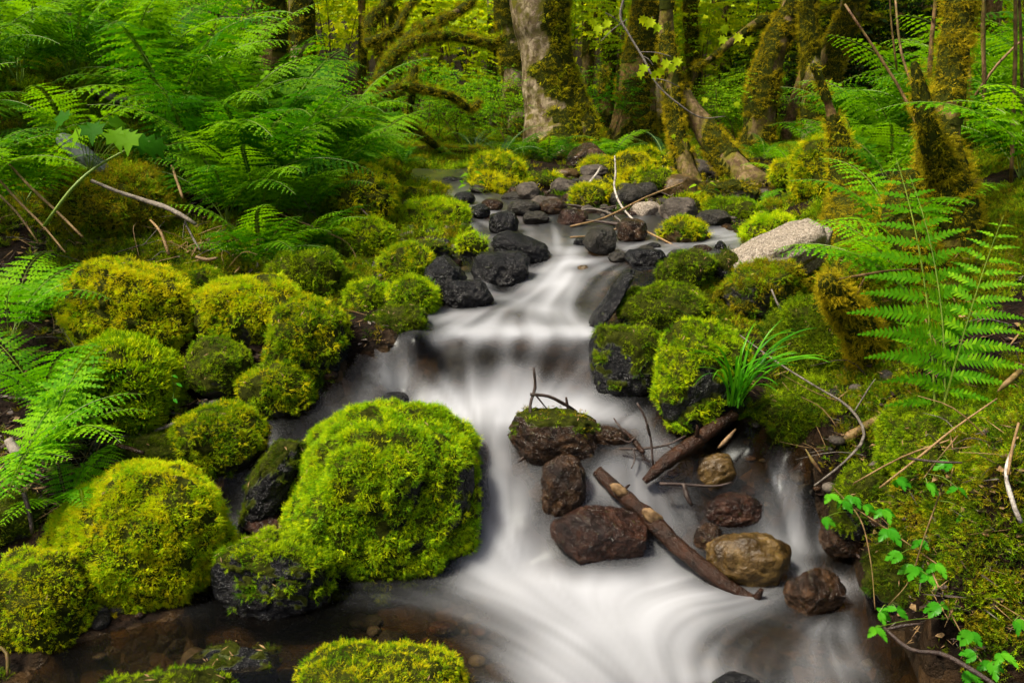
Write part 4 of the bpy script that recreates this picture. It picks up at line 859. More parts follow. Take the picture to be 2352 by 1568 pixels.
def frond(kind, v):
    key = (kind, v)
    if key not in FR:
        s = 100 + v * 17 + len(kind); rg = random.Random(s)
        sp = rg.uniform(-.35, .35)
        FR[key] = {
            'tall': lambda: frond_mesh(s, 1.0, 80 - v * 6, 5 - v * 12, 21, .25, .021, .3, 'fern', .22, swing=sp),
            'near': lambda: frond_mesh(s, 0.5, 75 - v * 9, -8 - v * 7, 19, .27, .0125, .25, 'fern', .14, swing=sp),
            'light': lambda: frond_mesh(s, 0.5, 74 - v * 9, -10 - v * 7, 19, .27, .0125, .25, 'fern_light', .14, swing=sp),
            'flat': lambda: frond_mesh(s, 0.75, 88 - v * 3, 66 - v * 12, 14, .30, .0115, .22, 'fern_light', .08, swing=sp * .4, lwid=.42),
            'low': lambda: frond_mesh(s, 0.5, 45 - v * 8, -25 - v * 4, 18, .25, .014, .25, 'fern', .1, swing=sp),
            'sword': lambda: frond_mesh(s, 0.8, 65 - v * 12, -30 - v * 5, 46, .085, .1, .1, 'fern_dark', .08, simple=True, swing=sp),
        }[kind]()
    return FR[key]
def fern(base, label, kind='tall', n=9, size=1.0, az=None, group=None, nv=4, seed=None, cat='fern', elev=0):
    """base = (picture x, distance[, lift]); az = list of headings in degrees (0 = +X, -90 = towards the viewer)"""
    px, d = base[0], base[1]; x = pt(px, 500, d)[0]; z = Hs(x, d) + (base[2] if len(base) > 2 else 0)
    rg = random.Random(seed if seed is not None else int(px * 7 + d * 100))
    o = empty('fern', (x, d, z - .01), label, cat, group)
    n = len(az) if az else n
    for i in range(n):
        f = bpy.data.objects.new('frond', frond(kind, rg.randrange(nv))); COL.objects.link(f); f.parent = o
        a = R(az[i]) + rg.uniform(-.15, .15) if az else i * 2 * math.pi / n + rg.uniform(-.35, .35)
        f.rotation_euler = (rg.uniform(-.28, .28), rg.uniform(-.18, .18) - R(elev), a)
        s = size * rg.uniform(.75, 1.1); f.scale = (s, s, s); f.location = (rg.uniform(-.015, .015), rg.uniform(-.015, .015), 0)
    return o
# left bank, tall ferns
GT_ = 'tall ferns crowding the left bank'
TL = 'tall lady fern within the dense fern bank left of the stream'
fern((590, 3.72), 'low bright fern spreading over the mossy edge below the tall fern bank', 'near', az=[-100, -60, -25, -140, -170, 20, -75, -45, 170, -10], size=.95)
fern((700, 3.95), 'low fern at the right end beneath the fern bank, fronds towards the stream', 'near', az=[-80, -30, 0, -120, 30, -50, -15], size=.85)
TLL = {0: 'tall fern at the left end of the fern bank, above the pale curved twig', 1: 'tall fern rising straight behind the low bright fern', 2: 'tall arching fern above the middle of the low bright fern',
       3: 'tall fern in the right half of the bank, arching over the leaning golden boulder', 7: 'tall fern at the right end of the bank with tips against the mossy boughs', 14: 'shorter fern filling the gap between low bright fern and tall bank',
       15: 'short fern overhanging the leaning golden boulder from behind', 16: 'short fern at the far right tip of the bank beside the far water', 18: 'short fern just behind the right arm of the low bright fern', 19: 'short fern just behind the left arm of the low bright fern'}
for i, (px, d, s) in enumerate([(460, 4.35, .95), (560, 4.3, 1.0), (650, 4.45, .95), (740, 4.7, .85), (520, 4.8, 1.1), (630, 4.9, 1.1), (720, 5.2, 1.05), (810, 5.3, .85), (420, 4.9, 1.1), (560, 5.4, 1.2),
                                (680, 5.8, 1.15), (780, 6.0, 1.05), (470, 5.6, 1.15), (360, 5.3, 1.1), (600, 4.1, .7), (790, 4.9, .6), (840, 5.8, .7), (380, 6.0, 1.1), (690, 4.25, .75), (520, 4.05, .7)]):
    fern((px, d), TLL.get(i, TL), 'tall', 8, s * .92, group=GT_, seed=40 + i)
GT2 = 'ferns high on the upper left bank'
for i, (px, d, s) in enumerate([(-40, 4.5, 1.0), (90, 4.8, .95), (210, 5.1, 1.0), (-120, 4.0, .9), (20, 5.6, 1.1), (300, 5.8, 1.1), (150, 5.9, 1.1), (-60, 6.2, 1.2)]):
    fern((px, d), 'tall dark fern among the undergrowth of the upper left bank', 'tall', 10, s * .85, group=GT2, seed=80 + i)
fern((60, 3.7, .12), 'arching fern hanging over the grey slab at the upper left', 'near', az=[-20, 5, -50, -90, -130, 30, 180, -35], size=1.15)
fern((-60, 3.45, .25), 'fern leaning in from the left edge above the mossy mound', 'near', az=[-10, -35, 20, -70, 45], size=1.2)
fern((190, 4.2, .1), 'fern with drooping tips above the grey dead log at the left', 'near', az=[-100, -60, -20, -150, 10, 170], size=1.1)
# left front
fern((25, 2.42, .04), 'bright fern at the left edge with fronds over the golden boulder', 'light', az=[-5, 25, 60, -30, 100, 45, -60, 80], size=.95)
fern((70, 2.3, .02), 'bright fern in the left foreground with tips above the oblong boulder', 'light', az=[-20, 15, -55, 60, 120, -100, 35], size=.62)
fern((-60, 2.3, .05), 'bright fern half outside the left edge of the picture', 'light', az=[0, -35, 35, 70, -70], size=.9)
fern((30, 2.75, .02), 'bright upright fern behind the left foreground ferns', 'light', az=[40, 90, 0, -40, 140, -90], size=.9)
fern((110, 2.62, .02), 'bright fern between the left foreground ferns and the green-mossed boulder', 'light', az=[60, 20, 100, -10, 140, -60], size=.85)
fern((-10, 2.95, .03), 'bright tall fern at the left edge above the foreground ferns', 'light', az=[20, 60, -20, 100, -60], size=1.1)
fern((10, 3.25, .0), 'small bright fern under the mossy mound at the left edge', 'light', az=[0, -40, -90, 50], size=.6)
# right side
fern((2225, 2.2, .04), 'tall pale fern with one broad flat frond facing the stream at the right', 'flat', az=[96, 62, 128], size=1.05, nv=3)
fern((2120, 2.75, .1), 'light fern arching left over the granite boulder', 'light', az=[175, 155, -160, 130], size=1.15, elev=-6)
fern((2060, 3.1, .1), 'light fern between the snag and the big right trunk', 'light', az=[170, 120, -150, 60, -90, 20], size=1.1)
GR = 'tall ferns behind the canes on the right'
for i, (px, d, s) in enumerate([(2280, 4.4, 1.1), (2140, 4.8, 1.1), (2360, 4.9, 1.2), (2040, 5.2, 1.0), (2230, 5.5, 1.2), (1960, 5.6, .8), (2420, 4.2, 1.0), (2330, 3.7, .8)]):
    f = fern((px, d), 'tall light fern standing behind the canes at the right', 'tall', 10, s * .9, group=GR, seed=120 + i)
fern((1950, 4.95, .05), 'fern springing up right of the broken snag', 'near', n=8, size=1.2)
fern((2030, 4.3, .05), 'feathery fern behind the granite boulder', 'near', n=8, size=1.0)
fern((1800, 5.9), 'small yellow-green fern left of the snag boulder', 'light', n=7, size=.75)
fern((1750, 5.0, .0), 'very small fern beside the round brown boulder', 'light', n=5, size=.4)
fern((2370, 2.9, .3), 'fern with dark stems at the right edge before the cane thicket', 'light', az=[160, -150, 120], size=1.2)
# around the trees
for i, (px, d, s, k, lb) in enumerate([(1150, 7.4, .75, 'sword', 'dark sword fern left of the big pale trunk'), (1090, 8.0, .7, 'sword', 'sword fern behind the far mossy boulder'),
        (1520, 7.6, .75, 'sword', 'dark blue-green sword fern right of the big pale trunk'), (1255, 7.6, .9, 'near', 'green fern growing at the foot of the big pale trunk'),
        (1340, 7.4, .85, 'near', 'green fern right of the trunk foot above the gravel bar'), (1400, 7.8, .9, 'near', 'green fern between the big trunk and the forked one'),
        (1190, 7.9, .8, 'near', 'green fern between sword fern and big trunk'), (1000, 7.2, .7, 'low', 'low fern on the far left shore'), (1060, 7.6, .6, 'low', 'low fern behind the far water'),
        (930, 6.6, .7, 'near', 'fern at the right end of the fern bank by the far water'), (1740, 7.4, .7, 'near', 'small fern right of the leaning trunk'), (1870, 6.6, .8, 'near', 'fern behind the snag boulder')]):
    fern((px, d), lb, k, 9, s, seed=200 + i)

# ------------------------------------------------------------ leaves, sprays and shrubs
def leaf_poly(kind, s=1.0):
    if kind == 'maple': o = [(0, 0), (.28, -.12), (.22, .12), (.55, .15), (.40, .38), (.46, .66), (.18, .60), (0, 1.0), (-.18, .60), (-.46, .66), (-.40, .38), (-.55, .15), (-.22, .12), (-.28, -.12)]
    elif kind == 'oval': o = [(0, 0), (.22, .25), (.27, .5), (.16, .8), (0, 1), (-.16, .8), (-.27, .5), (-.22, .25)]
    elif kind == 'serrate':
        o = [(0, 0)]; r_ = []
        for i in range(6):
            t = (i + .6) / 7; w_ = .31 * math.sin(math.pi * t ** .75) ** .8; r_ += [(w_ * .86, t - .03), (w_ * 1.12, t + .05)]
        o += r_ + [(0, 1.05)] + [(-a, b) for a, b in reversed(r_)]
    elif kind == 'small': o = [(0, 0), (.32, .3), (.24, .7), (0, 1), (-.24, .7), (-.32, .3)]
    return np.array(o) * s
def add_leaf(A, p, d, up, L, kind, m=0, fold=.25, curl=.25):
    """one leaf, folded along its midrib and bent down at the tip"""
    P = leaf_poly(kind); d = d / np.linalg.norm(d); s = np.cross(d, up); s /= np.linalg.norm(s) + 1e-9; u = np.cross(s, d)
    z = np.abs(P[:, 0]) * fold - P[:, 1] ** 2 * curl
    V = p + L * (P[:, :1] * s + P[:, 1:] * d + z[:, None] * u)
    c = p + L * (.42 * d - .42 ** 2 * curl * u); V = np.vstack([V, c]); n = len(P)
    A.add(V, [(n, i, (i + 1) % n) for i in range(n)], m)
def spray_mesh(seed, nspr, R3, leafL, kind, mats, flat=.35, per=9, twl=.35, low=0.0, dense_edge=.5):
    """a crown: layered sprays of leaves spread through a volume"""
    rg = np.random.RandomState(seed); A = Acc(); R3 = np.array(R3)
    for s in range(nspr):
        v = rg.normal(size=3); v /= np.linalg.norm(v); r = rg.uniform() ** dense_edge; c = v * R3 * r
        c[2] = abs(c[2]) if low == 0 else c[2]
        hd = np.array([v[0], v[1], rg.normal() * .15 - .1]) + rg.normal(size=3) * [.5, .5, .1]; hd /= np.linalg.norm(hd) + 1e-9
        sd_ = np.cross(hd, [0, 0, 1]); sd_ /= np.linalg.norm(sd_) + 1e-9; l = twl * rg.uniform(.6, 1.2)
        w = .0018; A.add([c, c + sd_ * w * 2, c + hd * l], [(0, 1, 2)], 1)
        for k in range(per):
            t = (k + .6) / per; sg = 1 if k % 2 else -1; p = c + hd * l * t
            d = hd * .5 + sd_ * sg + np.array([0, 0, -.25 + rg.normal() * .2]) if k < per - 1 else hd
            up = np.array([rg.normal() * flat, rg.normal() * flat, 1]); add_leaf(A, p, d, up, leafL * rg.uniform(.6, 1.15), kind, 0, .2, .3)
    return A.mesh('foliage', mats)
CR = {}
def crown(key, *a, **k):
    if key not in CR: CR[key] = spray_mesh(*a, **k)
    return CR[key]
VM = [crown(('vm', i), 300 + i, 150, (1.1, .9, 1.3), .085, 'maple', [M['leaf_yellow'], M['twig']], low=1) for i in range(3)]
VL = [crown(('vl', i), 310 + i, 260, (1.0, .8, .9), .055, 'small', [M['leaf_mid'], M['twig']], low=1) for i in range(3)]
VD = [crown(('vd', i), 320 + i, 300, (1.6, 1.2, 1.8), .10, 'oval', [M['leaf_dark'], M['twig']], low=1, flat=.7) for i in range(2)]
def shrub(name, px, d, zc, size, mesh, label, cat='shrub', group=None, seed=0, stems=3, smat='bark', srad=.012, at=None):
    rg = random.Random(seed); x = pt(px, 400, d)[0]; z0 = Hs(x, d)
    o = empty(name, (x, d, z0), label, cat, group)
    f = bpy.data.objects.new('foliage', mesh); COL.objects.link(f); f.parent = o; f.location = (0, 0, zc)
    f.scale = (size, size, size * rg.uniform(.8, 1.1)); f.rotation_euler = (rg.uniform(-.15, .15), rg.uniform(-.15, .15), rg.uniform(0, 6.28))
    for s in range(stems):
        a = rg.uniform(0, 6.28); q = [np.array([rg.uniform(-.08, .08), rg.uniform(-.08, .08), -.05])]
        for k in range(4):
            q.append(q[-1] + np.array([math.cos(a) * rg.uniform(.02, .16), math.sin(a) * rg.uniform(.02, .16), (zc + size * .4) / 4]) * (1 if k else .8)); a += rg.uniform(-.8, .8)
        P, rr = smooth_path(q, np.linspace(srad, srad * .35, 5) * size, 4); V, T = tube(P, rr, 6)
        link('stem', mesh_tri('stem', V, T, [M[smat]], smooth=True), o)
    return o
LB = {
 'vm': ('yellow-green vine maple sapling of the lit woodland behind the stream', 'vine maple saplings of the lit woodland'),
 'vl': ('mid-green leafy bush of the understorey behind the stream', 'leafy bushes behind the stream'),
 'vd': ('dark evergreen bush in the shade at the back of the woodland', 'dark bushes in the shade at the back')}
rgb = random.Random(12)
spots = []
for px in range(780, 2500, 140): spots.append((px + rgb.uniform(-30, 30), rgb.uniform(10.3, 11.2), rgb.uniform(1.0, 1.6), rgb.uniform(.55, .8), 'vm' if rgb.random() < .65 else 'vl'))
for px in range(700, 2600, 160): spots.append((px + rgb.uniform(-40, 40), rgb.uniform(11.5, 13), rgb.uniform(1.2, 2.4), rgb.uniform(.9, 1.2), 'vm'))
for px in range(650, 2700, 180): spots.append((px + rgb.uniform(-50, 50), rgb.uniform(14, 16), rgb.uniform(1.5, 3.2), rgb.uniform(1.2, 1.5), 'vm'))
for px in range(500, 2800, 190): spots.append((px + rgb.uniform(-50, 50), rgb.uniform(16.5, 18.5), rgb.uniform(1.8, 4.0), rgb.uniform(1.6, 2.0), 'vm'))
for px in (1010, 1090, 1180, 960, 1060): spots.append((px + rgb.uniform(-15, 15), rgb.uniform(8.4, 9.0), rgb.uniform(.3, .55), .45, 'vl'))
for px in (1400, 1650, 1690, 1730, 1640): spots.append((px, rgb.uniform(8.6, 9.3), rgb.uniform(.25, .55), .42, 'vl'))
for px in (-50, 60, 180, 300, 420, 530): spots.append((px, rgb.uniform(6.6, 8), rgb.uniform(.7, 1.1), .7, 'vl'))
for px in (-100, 80, 250, 420, 600): spots.append((px, rgb.uniform(9, 11), rgb.uniform(1.3, 2), 1.1, 'vl'))
def lab(px, d, k):
    if k == 'vl' and px < 650: return ('mid-green leafy bush behind the fern bank at the upper left', 'leafy bushes behind the fern bank')
    if k == 'vl' and px < 1250 and d < 9.1: return ('low leafy bush between the mossy boughs and the big pale trunk', 'low leafy bushes left of the big pale trunk')
    if k == 'vl' and d < 9.4: return ('low leafy bush beside the forked and leaning trunks', 'low leafy bushes among the trunks')
    if k == 'vm' and px < 1150: return ('yellow-green maple sapling behind the mossy boughs', 'maple saplings behind the mossy boughs')
    if k == 'vm' and px > 1900: return ('yellow-green maple sapling behind the cane thicket', 'maple saplings behind the canes')
    return LB[k]
for i, (px, d, zc, s, k) in enumerate(spots):
    ms = {'vm': VM, 'vl': VL, 'vd': VD}[k]
    shrub({'vm': 'vine_maple', 'vl': 'leafy_bush', 'vd': 'evergreen_bush'}[k], px, d, zc, s, ms[i % len(ms)], *(lambda a: (a[0], 'shrub', a[1]))(lab(px, d, k)), seed=500 + i, srad=.014 if k != 'vm' else .02)
# darkness at the back right: low boughs of conifers
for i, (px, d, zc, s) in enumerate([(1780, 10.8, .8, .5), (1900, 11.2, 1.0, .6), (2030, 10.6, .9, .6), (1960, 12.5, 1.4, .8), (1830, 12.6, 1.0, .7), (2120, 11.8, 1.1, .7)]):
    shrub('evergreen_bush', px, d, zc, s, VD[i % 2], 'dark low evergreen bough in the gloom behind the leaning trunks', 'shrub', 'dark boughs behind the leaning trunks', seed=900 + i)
# far wood: one mass
def far_wood():
    rg = np.random.RandomState(31); A = Acc(); P = leaf_poly('small'); n = len(P)
    for i in range(14000):
        th = rg.uniform(-1.15, 1.15); rr = rg.uniform(18, 25); x, y = rr * math.sin(th) * 1.1, rr * math.cos(th) + 2
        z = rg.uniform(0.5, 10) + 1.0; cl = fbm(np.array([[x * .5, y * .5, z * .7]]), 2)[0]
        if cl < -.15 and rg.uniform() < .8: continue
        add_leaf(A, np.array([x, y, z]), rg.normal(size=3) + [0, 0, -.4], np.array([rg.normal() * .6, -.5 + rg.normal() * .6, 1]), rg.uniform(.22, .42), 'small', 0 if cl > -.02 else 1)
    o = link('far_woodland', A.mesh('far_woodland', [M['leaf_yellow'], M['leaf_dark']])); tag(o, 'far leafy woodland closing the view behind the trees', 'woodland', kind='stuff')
far_wood()
def far_hill():
    V = []; T = []; nx, nz = 60, 14
    for i in range(nx):
        th = -1.5 + 3.0 * i / (nx - 1)
        for j in range(nz):
            t = j / (nz - 1); r = 27 + 12 * t + 1.2 * perlin(np.array([[th * 6, t * 4, 0.3]]))[0]; V.append((r * math.sin(th) * 1.1, r * math.cos(th), 1.0 + 13 * t + .8 * perlin(np.array([[th * 9, t * 7, 5.3]]))[0]))
    for i in range(nx - 1):
        for j in range(nz - 1):
            a = i * nz + j; b = a + nz; T += [(a, b, b + 1), (a, b + 1, a + 1)]
    o = link('wooded_hill', mesh_tri('wooded_hill', V, T, [M['hill']], smooth=True)); o['kind'] = 'structure'
M['hill'] = plain_mat('hillside_foliage', (0.05, 0.10, 0.006), (0.28, 0.38, 0.012), 0.9, 2.2, 1.0, 0.1)
far_hill()
# ------------------------------------------------------------ trees
def trunk(name, label, pts, bark, mats=None, moss=None, mk=None, style='hang', dens=1.0, limbs=(), cat='tree', group=None, seed=0, up=True, flare=None, seg=20, mossdir=(0, 0, 0), mthr=0.0, crown_=False):
    """pts = (picture x, picture y, distance, width in picture) from the foot upwards"""
    P = np.array([pt(a, b, d) for a, b, d, w_ in pts]); rr = np.array([w_ * slant(a, b, d) / FPX / 2 for a, b, d, w_ in pts])
    P[0, 2] -= .12
    if up:   # carry the trunk on above the picture
        dv = P[-1] - P[-2]; dv /= np.linalg.norm(dv); dv = dv * .6 + np.array([0, 0, .6])
        P = np.vstack([P, P[-1] + dv * 1.2, P[-1] + dv * 2.6]); rr = np.append(rr, [rr[-1] * .85, rr[-1] * .6])
    base = P[0].copy(); Q, q = smooth_path(P - base, rr, 10)
    V, T = tube(Q, q, seg, .12, .55 / max(.03, q[0]), seed=seed)
    if flare:
        k = np.repeat(np.arange(len(Q)), seg); k = np.append(k, [0, len(Q) - 1]); h = V[:, 2] - V[:, 2].min()
        ang = np.arctan2(V[:, 1] - Q[k, 1], V[:, 0] - Q[k, 0]); f = np.exp(-np.maximum(h, 0) / flare[0]) * (flare[1] + flare[2] * np.cos(ang * 5 + seed) + flare[3] * np.cos(ang))
        V[:, :2] = Q[k][:, :2] + (V[:, :2] - Q[k][:, :2]) * (1 + f)[:, None]
    o = empty(name, tuple(base), label, cat, group)
    def skin(V, T, nm, r_mean, parent):
        vn = vnormals(V, T)
        if moss is not None:
            mm = sstep(-.12 + (.5 - moss), .18 + (.5 - moss), fbm((V + base) * 3.2 + seed, 3) * .9 + fbm((V + base) * 13 + seed, 2) * .35 + vn @ np.array(mossdir) + .1)
            b = link(nm, mesh_tri(nm, V, T, [M[bark]], smooth=True, attrs={'moss': mm}), parent)
            k = mm[T].mean(1) > .35; T2 = T[k]
            if len(T2):
                u = np.unique(T2); rm = np.zeros(len(V), int); rm[u] = np.arange(len(u)); far_ = max(1, base[1] / 2.6)
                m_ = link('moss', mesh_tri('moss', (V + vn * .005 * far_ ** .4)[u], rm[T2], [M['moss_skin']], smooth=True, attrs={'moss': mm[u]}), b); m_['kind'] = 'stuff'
                scatter(m_, mk or 'brown', style, 3000 / far_ ** 1.0 * dens, .5 * far_ ** .35, 1.0 * far_ ** .35, -.9, seed + 3)
        else: b = link(nm, mesh_tri(nm, V, T, [M[bark]], smooth=True), parent)
        return b
    tr = skin(V, T, 'trunk', rr[0], o)
    for li, lm in enumerate(limbs):
        LP = np.array([pt(a, b_, d) for a, b_, d, w_ in lm]) - base; lr = np.array([w_ * slant(a, b_, d) / FPX / 2 for a, b_, d, w_ in lm])
        LQ, lq = smooth_path(LP, lr, 6); V, T = tube(LQ, lq, 10, .15, 8, seed=seed + li); skin(V, T, 'limb', lr[0], o)
    if name in ('maple_tree', 'leaning_tree') and up:  # unseen crowns above the frame, added to darken reflections on water and stones
        rg = random.Random(seed); top = Q[-1]
        for i in range(1):
            f = bpy.data.objects.new('crown', VM[(seed + i) % 3]); COL.objects.link(f); f.parent = o; f.location = tuple(top + np.array([rg.uniform(-.8, .8), rg.uniform(-.3, 1.2), rg.uniform(.4, 1.4)])); f.scale = (1.4, 1.2, .9); f.rotation_euler = (0, 0, rg.uniform(0, 6))
    return o
trunk('maple_tree', 'big pale-barked maple trunk with mossy flared roots at the centre', [(1280, 345, 8.3, 200), (1274, 270, 8.3, 142), (1260, 180, 8.3, 122), (1248, 90, 8.3, 120), (1236, 0, 8.3, 130)], 'bark_pale', moss=.42, mk=[('yellow', .45), ('brown', .55)],
      flare=(.28, .25, .12, .5), seed=1, mossdir=(.55, 0, 0), dens=.8, seg=28, crown_=True,
      limbs=[[(1275, 130, 8.35, 60), (1298, 200, 8.3, 72), (1325, 260, 8.2, 72), (1345, 310, 8.15, 66), (1352, 360, 8.1, 60)]])
trunk('maple_tree', 'pale trunk standing just behind the left side of the big maple', [(1195, 310, 9.6, 85), (1190, 200, 9.6, 70), (1180, 100, 9.6, 66), (1168, 0, 9.6, 64)], 'bark_pale', moss=.35, mk='brown', seed=2, mossdir=(-.3, 0, 0), dens=.6)
trunk('maple_tree', 'broad mossy trunk between the big maple and the forked tree', [(1452, 335, 9.2, 110), (1458, 250, 9.2, 92), (1470, 150, 9.2, 84), (1487, 60, 9.2, 78), (1492, 0, 9.2, 78)], 'bark_red', moss=.6, mk=[('gold', .7), ('brown', .3)], flare=(.3, .2, .1, 0), seed=3, dens=.8)
trunk('forked_tree', 'slim forked tree with one mossy stem leaning down right over the gravel', [(1602, 425, 6.2, 62), (1575, 380, 6.3, 42), (1553, 300, 6.4, 36), (1540, 180, 6.5, 36), (1530, 60, 6.6, 34), (1532, 0, 6.6, 32)], 'bark', moss=.45, mk=[('gold', .6), ('brown', .4)], flare=(.12, .3, .15, 0), seed=4, dens=.9,
      limbs=[[(1775, 462, 5.95, 84), (1730, 425, 6.1, 74), (1675, 372, 6.3, 66), (1625, 305, 6.45, 54), (1582, 238, 6.55, 40), (1555, 190, 6.6, 30), (1542, 140, 6.6, 18)]])
trunk('leaning_tree', 'mossy trunk leaning right, left one of the three behind the snag', [(1738, 345, 8.4, 84), (1752, 210, 8.4, 66), (1780, 110, 8.4, 58), (1812, 40, 8.4, 54), (1825, 0, 8.4, 52)], 'bark', moss=.6, mk=[('gold', .6), ('brown', .4)], seed=5, dens=.9,
      limbs=[[(1800, 60, 9.3, 26), (1750, 50, 9.1, 24), (1690, 90, 8.9, 20), (1640, 130, 8.8, 14), (1590, 160, 8.7, 8)]])
trunk('leaning_tree', 'straight middle trunk of the three behind the snag', [(1868, 350, 8.2, 54), (1865, 220, 8.2, 46), (1862, 120, 8.2, 42), (1858, 0, 8.2, 38)], 'bark_pale', moss=.5, mk='brown', seed=6, dens=.8)
trunk('leaning_tree', 'mossy trunk leaning right, right one of the three behind the snag', [(1885, 345, 8.7, 62), (1892, 230, 8.7, 58), (1912, 130, 8.7, 56), (1945, 50, 8.7, 54), (1960, 0, 8.7, 54)], 'bark', moss=.6, mk=[('gold', .6), ('brown', .4)], seed=7, dens=.9)
trunk('thin_tree', 'thin reddish leaning stem left of the snag', [(1800, 330, 8.6, 22), (1815, 270, 8.6, 26), (1840, 190, 8.7, 24), (1862, 120, 8.8, 20)], 'bark_red', moss=.3, mk='brown', seed=8, dens=.7, up=False)
trunk('thin_tree', 'thin upright mossy trunk between forked tree and leaning trunks', [(1598, 330, 10.5, 32), (1596, 200, 10.5, 30), (1590, 100, 10.5, 30), (1586, 0, 10.5, 30)], 'bark', moss=.6, mk='gold', seed=9, dens=.8)
trunk('thin_tree', 'slim trunk between the broad mossy trunk and the forked tree', [(1516, 320, 10.0, 34), (1520, 200, 10, 30), (1512, 100, 10, 28), (1510, 0, 10, 28)], 'bark_pale', moss=.3, mk='brown', seed=10, dens=.6)
for i, (x, d, w_, lb) in enumerate([(620, 8.2, 70, 'dark reddish trunk above the fern bank, nearest to the mossy boughs'), (345, 8.8, 55, 'dark trunk above the ferns left of the reddish one'), (690, 9.0, 60, 'mossy trunk right behind the fern bank'),
        (828, 10.5, 18, 'thin pale stem in the lit woodland at the left'), (905, 11.0, 30, 'pale thin trunk behind the mossy boughs'), (1128, 11.5, 24, 'slender dark trunk left of the pale trunks'), (1395, 12, 36, 'dim trunk right of the big maple'),
        (1660, 12.5, 30, 'dim trunk between the thin trunk and the leaning trunks'), (1985, 11.0, 34, 'dim trunk right of the three leaning trunks'), (2070, 11.8, 30, 'dim trunk seen behind the long bare canes'), (1345, 13, 26, 'distant narrow trunk seen right of the big maple'),
        (985, 12.5, 40, 'distant mossy trunk above the arching bough'), (2280, 9.5, 40, 'dim trunk behind the cane thicket')]):
    trunk('background_tree', lb, [(x + 6, 400, d, w_ * 1.3), (x, 250, d, w_), (x + 5, 120, d, w_ * .95), (x + 2, 0, d, w_ * .9)], ('bark_red', 'bark', 'bark_pale')[i % 3], moss=.4, mk='brown', seed=30 + i, dens=.5, seg=12)
# big shaggy trunk at the right
trunk('mossy_tree', 'big shaggy moss-hung trunk on the right bank', [(2185, 700, 3.15, 150), (2178, 560, 3.15, 135), (2165, 430, 3.2, 112), (2162, 320, 3.25, 84), (2178, 220, 3.3, 66), (2192, 100, 3.35, 56), (2205, 0, 3.4, 58)], 'bark_red', moss=.85, mk=[('gold', .55), ('brown', .45)], seed=50, dens=.7, seg=24,
      limbs=[[(2165, 400, 3.15, 64), (2135, 310, 3.1, 46), (2115, 220, 3.1, 30), (2103, 160, 3.1, 14), (2099, 145, 3.1, 6)], [(2120, 640, 3.0, 120), (2075, 560, 3.0, 110), (2070, 480, 3.05, 70), (2090, 400, 3.1, 40)]])
trunk('broken_snag', 'broken mossy snag with a bare pointed tip standing on the boulder', [(1970, 560, 4.3, 80), (1955, 470, 4.35, 84), (1943, 400, 4.4, 74), (1926, 320, 4.4, 40), (1903, 240, 4.4, 18), (1882, 180, 4.4, 14), (1866, 150, 4.4, 11)], 'bark_red', moss=.7, mk=[('gold', .6), ('yellow', .4)], seed=51, dens=.8, up=False, cat='snag')
trunk('mossy_branch', 'hanging stub of branch wrapped in golden moss at the right', [(2010, 815, 2.75, 50), (1975, 760, 2.7, 70), (1935, 700, 2.65, 66), (1905, 655, 2.6, 44), (1893, 640, 2.6, 26)], 'bark_red', moss=1.2, mk=[('gold', 1)], seed=52, dens=1.0, up=False, cat='branch')
trunk('mossy_stump', 'shaggy moss curtain below the broken snag', [(1985, 700, 3.5, 150), (1965, 600, 3.6, 140), (1950, 520, 3.8, 110), (1945, 470, 3.9, 70)], 'bark_red', moss=1.0, mk=[('gold', .5), ('brown', .5)], seed=53, dens=.7, up=False, cat='stump')
# mossy boughs at the upper left
def bough(label, pts, mk=(('brown', .8), ('green', .2)), seed=0, dens=1.0, twigs=0, name='mossy_bough'):
    o = trunk(name, label, pts, 'bark', moss=1.1, mk=list(mk), seed=seed, dens=dens, up=False, cat='branch', seg=10); return o
bough('arching mossy bough with hanging moss left of the pale trunks', [(862, 175, 7.0, 27.2), (905, 130, 7.1, 23.1), (960, 95, 7.2, 20.4), (1020, 82, 7.3, 17.7), (1080, 92, 7.4, 16.3), (1130, 100, 7.5, 15.0), (1160, 85, 7.6, 9.5)], seed=60, dens=1.2)
bough('steep mossy bough rising to the upper left of the woodland', [(860, 180, 7.0, 23.1), (900, 130, 7.2, 20.4), (960, 70, 7.5, 19.0), (1020, 45, 7.9, 17.7), (1075, 10, 8.2, 17.7), (1090, -30, 8.4, 15.0)], seed=61)
bough('level dark mossy bough hanging over the far water', [(850, 205, 6.8, 16.3), (920, 200, 6.9, 16.3), (990, 210, 7.0, 15.0), (1040, 225, 7.1, 13.6), (1080, 250, 7.2, 12.2), (1100, 235, 7.3, 8.2)], seed=62)
bough('low mossy bough dipping towards the far shore', [(880, 270, 6.9, 10.9), (930, 290, 7.0, 13.6), (975, 315, 7.1, 13.6), (1010, 345, 7.2, 10.9), (1035, 365, 7.3, 8.2)], seed=63)
bough('upright mossy stem crossing the level bough', [(940, 230, 7.0, 10.9), (950, 180, 7.0, 13.6), (955, 135, 7.1, 8.2)], seed=64)
bough('dark mossy stems in the top left of the woodland', [(870, 90, 7.8, 20.4), (850, 60, 7.8, 27.2), (880, 20, 7.9, 23.1), (905, -20, 8.0, 20.4)], seed=65)
bough('mossy fork reaching up left of the arching bough', [(840, 65, 7.6, 17.7), (905, 75, 7.6, 15.0), (925, 40, 7.7, 13.6), (948, 5, 7.8, 10.9), (955, -20, 7.8, 9.5)], seed=66)
bough('fallen mossy trunk lying on the far left shore', [(880, 345, 7.3, 17.7), (960, 350, 7.3, 23.1), (1040, 352, 7.4, 23.1), (1110, 350, 7.6, 17.7)], seed=67, name='fallen_trunk')
